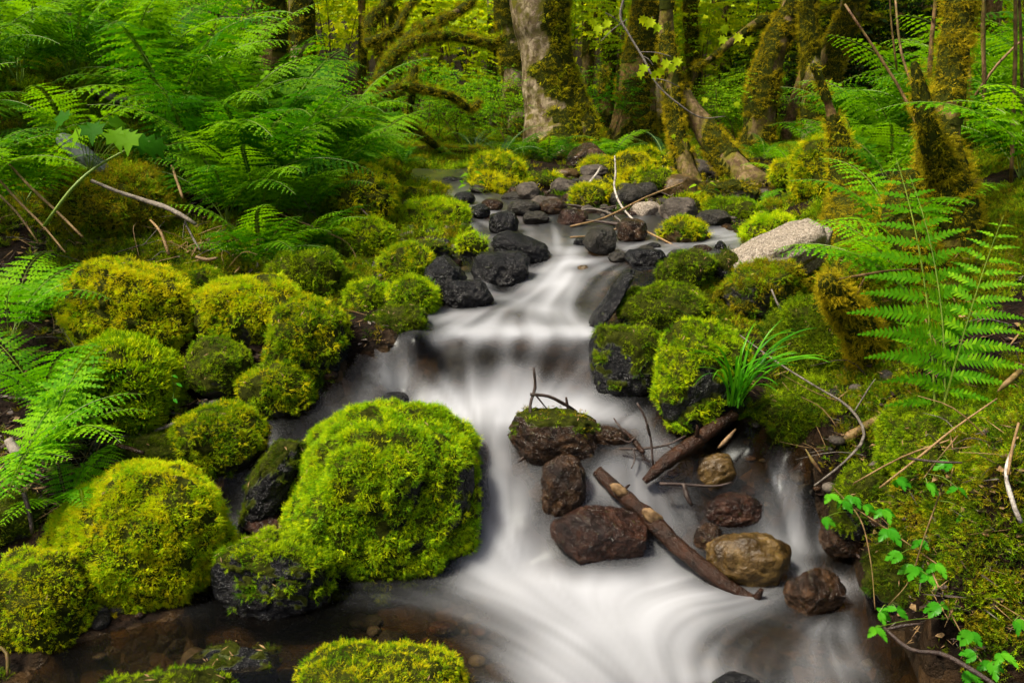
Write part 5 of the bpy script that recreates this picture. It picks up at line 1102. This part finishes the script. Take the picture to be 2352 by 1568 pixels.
bough('mossy bough drooping beside the big maple at its right', [(1375, 130, 7.6, 8.2), (1385, 170, 7.6, 13.6), (1380, 215, 7.6, 8.2)], seed=68)
bough('mossy limb crossing behind the leaning trunks', [(1800, 70, 9.6, 15.0), (1870, 30, 9.7, 16.3), (1950, 30, 9.8, 15.0), (2030, 50, 9.9, 9.5)], seed=69)

# ------------------------------------------------------------ logs, sticks and twigs
def stick(name, label, pts, mat='twig', cat='stick', sub=(), seg=8, noise=.2, group=None, ends=None, lift=0, seed=0):
    """pts = (picture x, picture y, distance, width px); sub = side twigs as lists of the same"""
    P = np.array([pt(a, b, d) for a, b, d, w_ in pts]); rr = [max(w_ * slant(a, b, d) / FPX / 2, .0007) for a, b, d, w_ in pts]; base = P[0].copy()
    big = max(p[3] for p in pts) > 15
    Q, q = smooth_path(P - base, rr, 6 if big else 3); V, T = tube(Q, q, 16 if big else seg, noise, 26 if big else 40, seed=seed)
    o = link(name, mesh_tri(name, V, T, [M[mat]], smooth=True), loc=tuple(base)); tag(o, label, cat, group)
    for s_ in sub:
        nm = 'twig'; SP = np.array([pt(a, b, d) for a, b, d, w_ in s_]) - base; sr = [max(w_ * slant(a, b, d) / FPX / 2, .0006) for a, b, d, w_ in s_]
        Q, q = smooth_path(SP, sr, 3); V, T = tube(Q, q, 6, noise, 40, seed=seed + 1); link(nm, mesh_tri(nm, V, T, [M[mat]], smooth=True), o)
    return o
lg = stick('log', 'wet brown log lying down the white water of the lower stream', [(1372, 1082, 2.44, 28.9), (1420, 1130, 2.38, 35.7), (1480, 1180, 2.32, 40.8), (1540, 1240, 2.25, 39.1), (1610, 1300, 2.18, 39.1), (1680, 1350, 2.13, 32.3), (1740, 1380, 2.1, 22.1), (1772, 1386, 2.09, 15.3)], 'wetlog', 'log', seed=3,
           sub=[[(1735, 1380, 2.1, 22), (1745, 1362, 2.09, 16), (1750, 1352, 2.09, 10)], [(1430, 1128, 2.37, 8), (1440, 1118, 2.36, 6), (1447, 1112, 2.36, 3)]])
def patch(parent, cx, cy, d, w_, h_, seed, ang):
    b = np.array(parent.location); c = pt(cx, cy, d); t = slant(cx, cy, d) / FPX; n, T = ico(3); ca, sa = math.cos(R(ang)), math.sin(R(ang))
    q = n * (1 + .35 * fbm(n * 2 + seed, 2)[:, None]) * np.array([w_ * t / 2, .012, h_ * t / 2])
    q = np.stack([q[:, 0] * ca + q[:, 2] * sa, q[:, 1], -q[:, 0] * sa + q[:, 2] * ca], 1); link('bark_patch', mesh_tri('bark_patch', q + c - b, T, [M['patch']], smooth=True), parent)
patch(lg, 1425, 1128, 2.355, 52, 26, 1, 40); patch(lg, 1500, 1188, 2.285, 62, 30, 2, 45)
stick('log', 'short wet black log pointing up right from the branch jam', [(1480, 1105, 2.40, 17.0), (1530, 1060, 2.43, 34.0), (1590, 1020, 2.47, 35.7), (1650, 975, 2.53, 32.3), (1686, 952, 2.57, 28.9)], 'wetlog', 'log', seed=5, sub=[[(1600, 1000, 2.47, 11.9), (1602, 985, 2.46, 8.5), (1600, 975, 2.46, 4.2)]])
stick('branch', 'brown branch poking from the right bank towards the water', [(1912, 1022, 2.42, 20), (1970, 990, 2.42, 22), (2030, 952, 2.45, 16)], 'cane', 'branch', seed=6)
stick('branch', 'small splintered stub right of the short wet log', [(1650, 1028, 2.45, 5), (1668, 1010, 2.45, 11), (1690, 985, 2.47, 4)], 'patch', 'branch', seed=7)
stick('branch', 'pale broken stub standing in the branch jam', [(1432, 985, 2.53, 3), (1455, 1010, 2.49, 13), (1478, 1040, 2.45, 11)], 'wetlog', 'branch', seed=8)
stick('twig', 'dark twig standing on the stone in mid stream', [(1190, 1062, 2.5, 4), (1215, 1030, 2.52, 6), (1222, 975, 2.54, 7), (1218, 930, 2.56, 7), (1229, 890, 2.58, 8), (1226, 845, 2.58, 6)], 'twig', 'twig', seed=9,
      sub=[[(1218, 905, 2.57, 8), (1260, 910, 2.58, 8), (1300, 930, 2.6, 8), (1325, 945, 2.62, 5)], [(1305, 945, 2.6, 5), (1303, 930, 2.6, 7), (1300, 912, 2.6, 5)], [(1225, 900, 2.57, 5), (1245, 925, 2.57, 4), (1258, 940, 2.57, 3)]])
for i, (lb, pp, m, sb) in enumerate([
    ('crooked dark twig rising from the branch jam', [(1500, 1070, 2.43, 5), (1495, 1010, 2.45, 5), (1482, 960, 2.46, 5), (1463, 925, 2.47, 4)], 'twig', [[(1492, 1000, 2.45, 4), (1486, 980, 2.45, 4), (1487, 970, 2.45, 3)]]),
    ('dark twigs lying across the branch jam towards the left', [(1422, 1030, 2.48, 6), (1470, 1030, 2.47, 6), (1530, 1022, 2.47, 5), (1575, 1000, 2.48, 4)], 'twig', [[(1455, 1030, 2.47, 5), (1458, 1055, 2.45, 4), (1450, 1075, 2.43, 3)], [(1530, 1022, 2.47, 4), (1560, 1035, 2.47, 4), (1600, 1030, 2.47, 2)]]),
    ('wiry twig knot beneath the short wet log', [(1440, 1000, 2.49, 4), (1420, 975, 2.51, 5), (1410, 960, 2.53, 3)], 'twig', [[(1420, 1005, 2.48, 4), (1445, 1015, 2.48, 4), (1462, 1000, 2.48, 3)]]),
    ('thin brown stick crossing below the short log', [(1515, 1110, 2.37, 8), (1570, 1112, 2.37, 7), (1640, 1116, 2.37, 6), (1680, 1108, 2.37, 4)], 'twig', []),
    ('black twig drooping from the amber stone', [(1570, 1110, 2.36, 8), (1578, 1140, 2.34, 12), (1590, 1160, 2.33, 7)], 'twig', [])]):
    stick('twig', lb, pp, m, 'twig', sb, seed=20 + i)
stick('twig', 'white-barked birch twig standing at the gravel bar', [(1412, 358, 5.1, 3), (1414, 400, 5.05, 4.5), (1411, 430, 5.0, 5), (1425, 470, 4.8, 5.5), (1460, 510, 4.6, 5), (1520, 556, 4.3, 3)], 'twig_birch', 'twig', seed=40)
stick('branch', 'dead branch lying across the branch pile of the upper rapids', [(1335, 505, 4.6, 5), (1400, 512, 4.5, 8), (1450, 525, 4.4, 12), (1520, 550, 4.25, 12)], 'twig', 'branch', seed=41)
stick('stick', 'long tan stick slanting up right over the branch pile', [(1310, 520, 4.5, 5), (1390, 500, 4.6, 5), (1480, 455, 4.9, 5), (1570, 420, 5.2, 4)], 'twig_tan', 'stick', seed=42)
stick('stick', 'long tan stick slanting down right under the branch pile', [(1310, 545, 4.25, 4), (1370, 540, 4.3, 5), (1440, 520, 4.3, 5), (1480, 530, 4.2, 5), (1590, 585, 3.95, 3)], 'twig_tan', 'stick', seed=43)
stick('twig', 'curved grey twig in the upper rapids', [(1290, 530, 4.5, 4), (1310, 500, 4.7, 5), (1350, 480, 4.8, 5), (1400, 490, 4.7, 5), (1440, 520, 4.5, 4)], 'twig_grey', 'twig', seed=44)
stick('twig', 'dark twig arching above the red-brown block', [(1240, 490, 4.9, 4), (1300, 470, 5.0, 4), (1370, 480, 4.9, 5), (1430, 470, 4.9, 3)], 'twig', 'twig', seed=45)
stick('branch', 'pale crooked branch leaning on the far stones', [(1320, 450, 5.7, 6), (1345, 430, 5.8, 8), (1370, 400, 5.9, 6), (1378, 385, 6.0, 4)], 'twig_birch', 'branch', seed=46)
stick('stick', 'thin dark stick reaching over the far water', [(1010, 425, 6.0, 4), (1050, 400, 6.2, 5), (1100, 395, 6.3, 3)], 'twig_grey', 'stick', seed=47)
stick('twig', 'reddish twig curving down the tall leaning boulder', [(760, 380, 4.6, 4), (800, 420, 4.55, 5), (830, 480, 4.4, 4), (880, 520, 4.3, 3)], 'twig', 'twig', seed=48)
# right bank sticks
stick('branch', 'thin grey branch sweeping down the right bank to the water', [(1700, 770, 2.9, 2.8), (1790, 835, 2.72, 4.2), (1870, 885, 2.6, 4.9), (1950, 935, 2.48, 6.3), (1985, 1000, 2.38, 7.0), (1940, 1060, 2.28, 5.6), (1870, 1115, 2.2, 4.2)], 'twig_grey', 'branch', seed=50, sub=[[(1960, 950, 2.46, 3.5), (1990, 900, 2.46, 3.5), (2010, 870, 2.46, 2.1)]])
stick('stick', 'bare brown stick holding up the golden mossy branch', [(1885, 648, 2.6, 4.2), (1960, 635, 2.62, 6.3), (2040, 622, 2.65, 5.6), (2110, 618, 2.7, 3.5)], 'cane', 'stick', seed=51, sub=[[(1990, 632, 2.64, 4.2), (1975, 660, 2.64, 4.2), (1965, 690, 2.64, 3.5)]])
stick('stick', 'thin reddish stalk hanging below the mossy trunk', [(2120, 720, 2.6, 3.5), (2150, 790, 2.55, 4.9), (2190, 850, 2.5, 3.5)], 'cane', 'stick', seed=52)
stick('stick', 'long tan stalk lying across the right mossy mound', [(2020, 1120, 2.0, 4.9), (2110, 1050, 2.0, 5.6), (2190, 985, 2.02, 4.9), (2290, 915, 2.05, 3.5)], 'twig_tan', 'stick', seed=53)
stick('stick', 'second tan stalk crossing the mound lower down', [(1960, 1110, 2.12, 3.5), (2070, 1050, 2.05, 4.2), (2180, 1010, 2.0, 3.5)], 'twig_tan', 'stick', seed=54)
stick('stick', 'dark twig lying on the bright mossy bank at the right', [(2085, 1052, 1.98, 5.6), (2150, 1060, 1.93, 6.3), (2210, 1062, 1.9, 4.9)], 'twig', 'stick', seed=55)
stick('branch', 'broken orange-brown stub at the right edge above the moss', [(2290, 900, 2.1, 2.8), (2312, 880, 2.1, 14.0), (2345, 850, 2.12, 11.2)], 'cane', 'branch', seed=56)
stick('branch', 'white-barked stick standing at the right edge', [(2345, 1200, 1.72, 9.8), (2325, 1150, 1.74, 11.2), (2310, 1080, 1.78, 8.4), (2330, 1020, 1.82, 5.6)], 'twig_birch', 'branch', seed=57)
stick('stick', 'orange stalk rising at the right edge over the mound', [(2315, 1090, 1.75, 5.6), (2325, 1030, 1.78, 7.0), (2340, 970, 1.8, 5.6)], 'twig_tan', 'stick', seed=58)
stick('twig', 'grey twig in the gap beside the mossy peak boulder', [(1772, 665, 3.1, 4.2), (1790, 705, 3.05, 4.9), (1812, 730, 3.0, 2.8)], 'twig_grey', 'twig', seed=59)
stick('stick', 'flat brown bark strip at the water edge under the right bank', [(1850, 1030, 2.35, 2.1), (1868, 1060, 2.32, 9.1), (1890, 1090, 2.3, 2.8)], 'cane', 'stick', seed=60)
stick('branch', 'black rotten branch lying along the bottom right shore', [(2030, 1440, 1.72, 7.0), (2090, 1490, 1.66, 9.8), (2160, 1500, 1.62, 11.2), (2220, 1530, 1.58, 12.6), (2290, 1575, 1.53, 9.8)], 'twig', 'branch', seed=61, sub=[[(2035, 1445, 1.72, 7.0), (2080, 1435, 1.72, 7.0), (2120, 1432, 1.72, 4.9)]])
# canes at the right
for i, (lb, pp, m) in enumerate([
    ('long bare cane leaning left to right above the ferns', [(1940, 10, 4.0, 4.9), (2020, 130, 3.95, 6.3), (2075, 220, 3.9, 7.0), (2110, 300, 3.85, 6.3)], 'cane'),
    ('straight brown cane left of the big mossy trunk top', [(2135, 180, 4.2, 11.2), (2140, 90, 4.2, 10.5), (2148, 10, 4.2, 8.4), (2150, -40, 4.2, 7.0)], 'bark_red'),
    ('thick brown cane, third from the right edge', [(2262, 300, 3.9, 9.8), (2260, 160, 3.9, 10.5), (2258, 60, 3.9, 9.1), (2262, -60, 3.9, 7.0)], 'cane'),
    ('slim brown cane right of the big mossy trunk top', [(2230, 260, 4.1, 6.3), (2226, 150, 4.1, 7.0), (2218, 20, 4.1, 5.6)], 'cane'),
    ('upright cane near the right edge, left of the last one', [(2322, 420, 3.5, 8.4), (2330, 200, 3.5, 9.1), (2333, 60, 3.5, 8.4), (2330, -60, 3.5, 7.0)], 'cane'),
    ('last upright cane at the right edge', [(2345, 350, 3.6, 7.0), (2347, 150, 3.6, 7.7), (2338, -60, 3.6, 6.3)], 'cane'),
    ('bent grey branch crossing behind the right edge canes', [(2352, 290, 3.6, 5.6), (2300, 260, 3.6, 4.9), (2250, 215, 3.65, 3.5)], 'twig_tan'),
    ('slanting cane rising to the right between the upright canes', [(2240, 220, 3.9, 7.0), (2290, 150, 3.9, 6.3), (2360, 80, 3.9, 5.6)], 'cane'),
    ('thin cane beside the long leaning one', [(2060, 160, 4.4, 4.9), (2048, 60, 4.4, 4.2), (2042, -30, 4.4, 3.5)], 'cane'),
    ('bending thin cane right of the leaning cane', [(2110, 235, 4.1, 4.9), (2070, 120, 4.2, 5.6), (2055, -20, 4.3, 4.9)], 'cane')]):
    stick('cane', lb, pp, m, 'cane', seed=70 + i)
# left bank sticks
stick('log', 'grey dead log half hidden by ferns at the upper left', [(205, 205, 4.85, 12), (260, 224, 4.8, 18), (320, 243, 4.75, 18), (385, 262, 4.7, 8)], 'greylog', 'log', seed=90)
stick('branch', 'long grey-brown branch sloping down right across the left bank', [(210, 415, 3.75, 8), (270, 440, 3.75, 9), (330, 460, 3.75, 11), (390, 480, 3.7, 12), (450, 515, 3.65, 8)], 'greylog', 'branch', seed=91)
def slab():
    n, T = ico(4); c = pt(195, 360, 3.95); p = np.sign(n) * np.abs(n) ** .6; q = p * np.array([.14, .05, .035]); q += n * .004 * fbm(n * 5, 3)[:, None]
    a = R(42); q = np.stack([q[:, 0] * math.cos(a) + q[:, 2] * math.sin(a), q[:, 1], -q[:, 0] * math.sin(a) + q[:, 2] * math.cos(a)], 1)
    o = link('stone_slab', mesh_tri('stone_slab', q, T, [M['slate']], smooth=True), loc=tuple(c)); tag(o, 'smooth grey-blue slab sloping under the ferns at the left', 'rock')
slab()
for i, (lb, pp, m) in enumerate([
    ('pale curved twig standing on the dark mossy mound', [(345, 505, 3.7, 4), (370, 535, 3.65, 7), (388, 585, 3.6, 8)], 'twig_tan'),
    ('dark mottled twig right of the pale curved one', [(425, 510, 3.7, 5), (445, 550, 3.65, 6), (460, 575, 3.6, 5)], 'twig_grey'),
    ('long dead fern stalk crossing the left bank', [(5, 360, 3.5, 6), (70, 430, 3.45, 7), (140, 495, 3.4, 6), (190, 545, 3.35, 5)], 'twig_tan'),
    ('brown dead stalk below the long dead stalk', [(0, 415, 3.4, 6), (50, 470, 3.35, 6), (100, 520, 3.3, 5), (150, 580, 3.2, 4)], 'twig_tan'),
    ('reddish stalk at the left edge of the mossy mound', [(-10, 440, 3.3, 5), (40, 490, 3.25, 6), (90, 560, 3.2, 4)], 'cane'),
    ('tan stalk upright under the leafy plant', [(395, 380, 4.0, 6), (408, 420, 3.95, 7), (420, 455, 3.9, 6)], 'twig_tan'),
    ('yellow-green fresh stalk leaning across the left bank', [(100, 520, 3.2, 7), (160, 440, 3.25, 8), (220, 385, 3.3, 7), (290, 345, 3.3, 5)], 'fern_stem'),
    ('brown dead leaf stalk above the yellow-topped boulder', [(450, 590, 3.5, 8), (475, 597, 3.5, 10), (500, 592, 3.5, 5)], 'patch'),
    ('dark twig with white ends in the left undergrowth', [(155, 850, 2.75, 8), (165, 900, 2.7, 11), (172, 945, 2.65, 8)], 'twig_birch'),
    ('wet dark stick lying behind the oblong yellow boulder', [(240, 1012, 2.45, 10), (280, 1025, 2.43, 12), (330, 1040, 2.4, 9)], 'wetlog'),
    ('grey stick reaching right towards the dark olive boulder', [(355, 990, 2.6, 8), (395, 975, 2.6, 10), (430, 960, 2.62, 7)], 'twig_grey'),
    ('brown stick leaning among the dead leaves of the bank gap', [(480, 895, 2.9, 4), (510, 850, 2.9, 5), (530, 815, 2.92, 4)], 'twig_tan'),
    ('thick pale stub at the foot of the left foreground ferns', [(20, 1010, 2.3, 20), (35, 1035, 2.28, 24), (55, 1060, 2.26, 12)], 'greylog'),
    ('short brown stub behind the left foreground ferns', [(160, 1005, 2.42, 8), (178, 980, 2.42, 10), (190, 955, 2.42, 3)], 'cane'),
    ('forked brown twig over the wet slab at the left', [(75, 1225, 2.08, 9), (68, 1180, 2.1, 10), (55, 1130, 2.12, 12)], 'twig'),
    ('red twig poking out of the pool at the lower left corner', [(-10, 1480, 1.8, 6), (15, 1500, 1.78, 9), (18, 1550, 1.75, 7)], 'cane'),
    ('tan needle-thin stalk lying over the upper left bank moss', [(640, 490, 4.0, 3), (740, 530, 3.9, 4), (800, 560, 3.85, 3), (830, 620, 3.8, 3)], 'twig_tan'),
    ('pale stalk leaning beside the mossy upper bank', [(790, 515, 4.0, 3), (850, 520, 4.0, 4), (905, 565, 3.95, 3)], 'twig_tan')]):
    stick('stick', lb, pp, m, 'stick', seed=120 + i)
# dead fern stalks of the left bank, uncountable
def stalks():
    rg = np.random.RandomState(77); A = Acc()
    for (x0, y0, x1, y1, n) in ((0, 380, 450, 620, 60), (380, 380, 640, 560, 40), (640, 480, 900, 620, 34), (100, 550, 700, 640, 40), (1750, 700, 2352, 1100, 46), (0, 620, 200, 1000, 40), (0, 1020, 300, 1130, 40)):
        for i in range(n):
            a, b = rg.uniform(x0, x1), rg.uniform(y0, y1); d = hit(a, b); p = pt(a, b, d); az = rg.uniform(0, 6.28); L = rg.uniform(.08, .28) * max(1, d / 3)
            v = np.array([math.cos(az), math.sin(az) * .6, rg.uniform(-.15, .55)]); q = p + v * L; mid = (p + q) / 2 + rg.normal(size=3) * .02 + [0, 0, .02]
            Q, r_ = smooth_path([p, mid, q], [.0018, .0016, .0008], 3); V, T = tube(Q, r_ * max(1, d / 3.2), 4, caps=False); A.add(V, T, int(rg.choice(3, p=[.5, .25, .25])))
    o = link('dead_stalks', A.mesh('dead_stalks', [M['twig_tan'], M['twig'], M['twig_grey']], True)); tag(o, 'dead fern stalks and thin twigs lying over both banks', 'dead stalks', kind='stuff')
stalks()

# ------------------------------------------------------------ small plants
def leaf_obj(parent, p, d, up, L, kind, mat, fold=.25, curl=.3):
    A = Acc(); add_leaf(A, np.zeros(3), np.array(d, float), np.array(up, float), L, kind, 0, fold, curl)
    o = link('leaf', A.mesh('leaf', [M[mat]], True), parent); o.location = tuple(p); return o
def bramble():
    rg = np.random.RandomState(5)
    stems = [
     ('bramble shoot hanging from the mossy bank towards the log end', [(1915, 1120, 2.1), (1975, 1190, 2.0), (2000, 1290, 1.93), (2010, 1400, 1.86)], [(1905, 1135), (1935, 1150), (1960, 1140), (1985, 1160), (1890, 1190)]),
     ('long bramble runner across the bottom right bank', [(1940, 1150, 2.05), (2060, 1230, 1.95), (2160, 1300, 1.85), (2270, 1370, 1.75), (2352, 1420, 1.68)], [(2030, 1170), (2040, 1215), (2150, 1295), (2070, 1270), (2110, 1240), (2330, 1425)]),
     ('bramble shoot with broad trifoliate leaves in the middle of the right bank', [(2160, 1130, 1.93), (2120, 1240, 1.88), (2090, 1330, 1.84), (2040, 1390, 1.82)], [(2225, 1180), (2130, 1320), (2170, 1340), (2100, 1300), (2190, 1370), (2020, 1405), (2060, 1400)]),
     ('bramble shoot with drooping leaves near the bottom right corner', [(2130, 1290, 1.82), (2190, 1420, 1.72), (2240, 1500, 1.66), (2290, 1560, 1.6)], [(2230, 1450), (2240, 1500), (2275, 1520), (2220, 1540), (2010, 1440), (2160, 1390), (2300, 1500)]),
     ('short bramble shoot on the right mossy slope', [(2200, 1000, 2.0), (2150, 1060, 1.97), (2120, 1100, 1.95)], [(2060, 1100), (2130, 1110), (2200, 1120), (2180, 1060)])]
    for lb, st, lv in stems:
        P = np.array([pt(*s) for s in st]); base = P[0].copy(); o = empty('bramble', tuple(base), lb, 'bramble')
        Q, q = smooth_path(P - base, np.linspace(.0022, .0012, len(P)), 6); V, T = tube(Q, q, 6, .1); link('stem', mesh_tri('stem', V, T, [M['cane']], smooth=True), o)
        for (a, b) in lv:
            dd = float(np.interp(b, [s[1] for s in st], [s[2] for s in st])) - .03 + rg.uniform(-.03, .02); c = pt(a, b, dd) - base
            j = np.argmin(np.linalg.norm(Q - c, axis=1)); V, T = tube(smooth_path([Q[j], (Q[j] + c) / 2 + [0, 0, .01], c], .001, 3)[0], .0009, 4); link('leaf_stalk', mesh_tri('leaf_stalk', V, T, [M['fern_stem']]), o)
            h = rg.uniform(0, 6.28); L = rg.uniform(.028, .042)
            for k in range(3):
                a2 = h + (k - 1) * 1.35; dr = [math.cos(a2), math.sin(a2) * .7 - .25, -.35 + rg.normal() * .15]
                leaf_obj(o, c, dr, [rg.normal() * .25, -.55, 1], L * (1.15 if k == 1 else .95), 'serrate', 'bramble', .22, .3)
bramble()
def grass_tuft():
    base = pt(1690, 915, 2.5); base[2] -= .02; o = empty('grass_tuft', tuple(base), 'tuft of long green grass on the boulder at the right bank', 'grass tuft'); rg = np.random.RandomState(8)
    for i in range(46):
        az = rg.uniform(0, 6.28); L = rg.uniform(.20, .38); e = R(rg.uniform(62, 88)); bend = rg.uniform(1.2, 2.5); n = 14; P = [np.array([rg.normal() * .012, rg.normal() * .012, 0])]
        for k in range(n): P.append(P[-1] + L / n * np.array([math.cos(e) * math.cos(az), math.cos(e) * math.sin(az), math.sin(e)])); e -= bend / n * (k / n + .35)
        P = np.array(P); w_ = .0042 * np.sin(np.linspace(.5, math.pi, n + 1)) ** .7 + .0003; s = np.array([-math.sin(az), math.cos(az), .0]) * .8 + np.array([0, 0, .3])
        V = np.vstack([P - s * w_[:, None], P + [0, 0, -.001], P + s * w_[:, None]]); m = n + 1; T = []
        for k in range(n):
            for a in (0, m): T += [(a + k, a + k + 1, a + m + k + 1), (a + k, a + m + k + 1, a + m + k)]
        link('blade', mesh_tri('blade', V, T, [M['grass']], smooth=True), o)
grass_tuft()
def leafy(name, label, pos, leaves, kind, mat, stem='fern_stem', cat='plant', fold=.2):
    """leaves = (picture x, y, distance, length, heading degrees, dip)"""
    base = pt(*pos); o = empty(name, tuple(base), label, cat)
    for a, b, d, L, hd, dip in leaves:
        c = pt(a, b, d) - base; mid = c * .5 + np.array([0, 0, np.linalg.norm(c) * .12]); Q = smooth_path([np.zeros(3), mid, c], .0012, 5)[0]; V, T = tube(Q, .0016, 5); link('leaf_stalk', mesh_tri('leaf_stalk', V, T, [M[stem]], smooth=True), o)
        h = R(hd); leaf_obj(o, c, [math.cos(h), math.sin(h), -dip], [0, -.45, 1], L, kind, mat, fold, .35)
leafy('leafy_plant', 'plant with broad maple-shaped leaves above the left mossy mound', (205, 400, 3.35), [(160, 262, 3.2, .085, -150, 0.6), (215, 285, 3.2, .09, -80, 0.7), (265, 300, 3.15, .09, -60, 0.8), (320, 318, 3.15, .095, -20, 0.8), (250, 275, 3.25, .085, 20, 0.6), (300, 305, 3.1, .09, -90, 0.9), (190, 300, 3.3, .08, 200, 0.8), (345, 325, 3.15, .08, -10, 0.9)], 'maple', 'fern')
leafy('seedling', 'bright seedling with ragged leaves beside the mossy stone', (640, 950, 2.85), [(590, 905, 2.8, .045, 170, .3), (615, 915, 2.78, .045, -120, .3), (640, 900, 2.78, .05, -60, .3), (655, 890, 2.8, .045, 40, .1), (685, 888, 2.8, .042, 0, .3), (625, 940, 2.75, .05, -90, .5), (575, 900, 2.82, .035, 200, .1), (648, 915, 2.76, .04, -30, .4)], 'serrate', 'bramble', cat='seedling')
leafy('seedling', 'little sprouting seedling on top of the dark mossy stone', (1590, 625, 3.6), [(1575, 600, 3.58, .02, 180, -.2), (1590, 596, 3.58, .02, 60, -.6), (1600, 600, 3.58, .02, 0, -.4), (1588, 612, 3.56, .02, -90, .1)], 'oval', 'bramble', cat='seedling')
leafy('seedling', 'tiny leaves on the right flank of the green-mossed boulder', (400, 900, 2.66), [(395, 862, 2.64, .02, 0, .2), (405, 880, 2.64, .022, -20, .2), (398, 915, 2.62, .022, -40, .3)], 'oval', 'bramble', cat='seedling')
leafy('seedling', 'pair of leaves sprouting from the golden boulder', (285, 800, 2.85), [(270, 798, 2.82, .022, -120, .1), (292, 785, 2.82, .03, 20, 0), (300, 795, 2.82, .028, -30, .1)], 'oval', 'bramble', cat='seedling')
leafy('seedling', 'small leafy sprigs beside the far mossy boulder', (1085, 430, 5.5), [(x, y, 5.45, .05, h, .1) for x, y, h in ((1075, 400, 180), (1090, 395, 0), (1070, 425, 190), (1100, 418, 10), (1080, 440, 200), (1160, 470, 0), (1120, 455, 0), (1060, 415, 90))], 'serrate', 'leaf_mid', cat='seedling')
leafy('seedling', 'small leafy sprigs on the gravel bar', (1620, 440, 5.2), [(x, y, 5.15, .045, h, .1) for x, y, h in ((1600, 425, 180), (1630, 420, 0), (1610, 440, 190), (1640, 435, 10), (1585, 450, 200), (1650, 450, 0))], 'serrate', 'leaf_mid', cat='seedling')
# branch of lime leaves hanging in front of the trees
def lime_branch():
    pts = [(1445, -40, 5.2, 5), (1425, 35, 5.2, 6), (1445, 80, 5.15, 5), (1478, 135, 5.1, 5), (1510, 195, 5.05, 4), (1560, 240, 5.0, 4), (1610, 270, 5.0, 3), (1665, 268, 5.0, 2)]
    P = np.array([pt(a, b, d) for a, b, d, w_ in pts]); base = P[1].copy(); o = empty('maple_branch', tuple(base), 'hanging maple branch with lime-yellow young leaves before the trunks', 'branch')
    Q, q = smooth_path(P - base, [w_ * 5.1 / FPX / 2 for *_, w_ in pts], 5); V, T = tube(Q, q, 7, .2, 30); link('stem', mesh_tri('stem', V, T, [M['twig_grey']], smooth=True), o)
    tw = [(1440, 45, 1380, 95), (1430, 60, 1390, 30), (1470, 120, 1540, 130), (1485, 60, 1500, 40), (1500, 180, 1560, 200), (1478, 130, 1500, 150)]
    for a, b, c, d in tw:
        V, T = tube(smooth_path([pt(a, b, 5.12) - base, pt((a + c) / 2, (b + d) / 2 - 4, 5.1) - base, pt(c, d, 5.1) - base], .003, 3)[0], .003, 5); link('twig', mesh_tri('twig', V, T, [M['twig_grey']]), o)
    rg = np.random.RandomState(3)
    for a, b, s in [(1375, 60, 1), (1400, 48, .9), (1392, 72, .8), (1475, 38, .9), (1500, 45, 1), (1515, 58, .9), (1490, 50, .8), (1535, 140, 1.1), (1560, 135, 1), (1548, 150, .9), (1480, 150, 1), (1500, 165, .9), (1470, 165, .8), (1515, 158, 1.0), (1500, 130, .8), (1620, 225, .7), (1690, 235, .7), (1660, 60, 1.0), (1700, 80, 1.0), (1720, 85, .9), (1665, 85, .9), (1365, 45, .8), (1545, 310, .5), (1575, 318, .5)]:
        c = pt(a, b, 5.05 + rg.uniform(-.1, .1)) - base; h = rg.uniform(0, 6.28); leaf_obj(o, c, [math.cos(h) * .7, -.3 + .3 * math.sin(h), -.8], [0, -1, .5], .058 * s, 'maple', 'leaf_lime', .25, .45)
lime_branch()
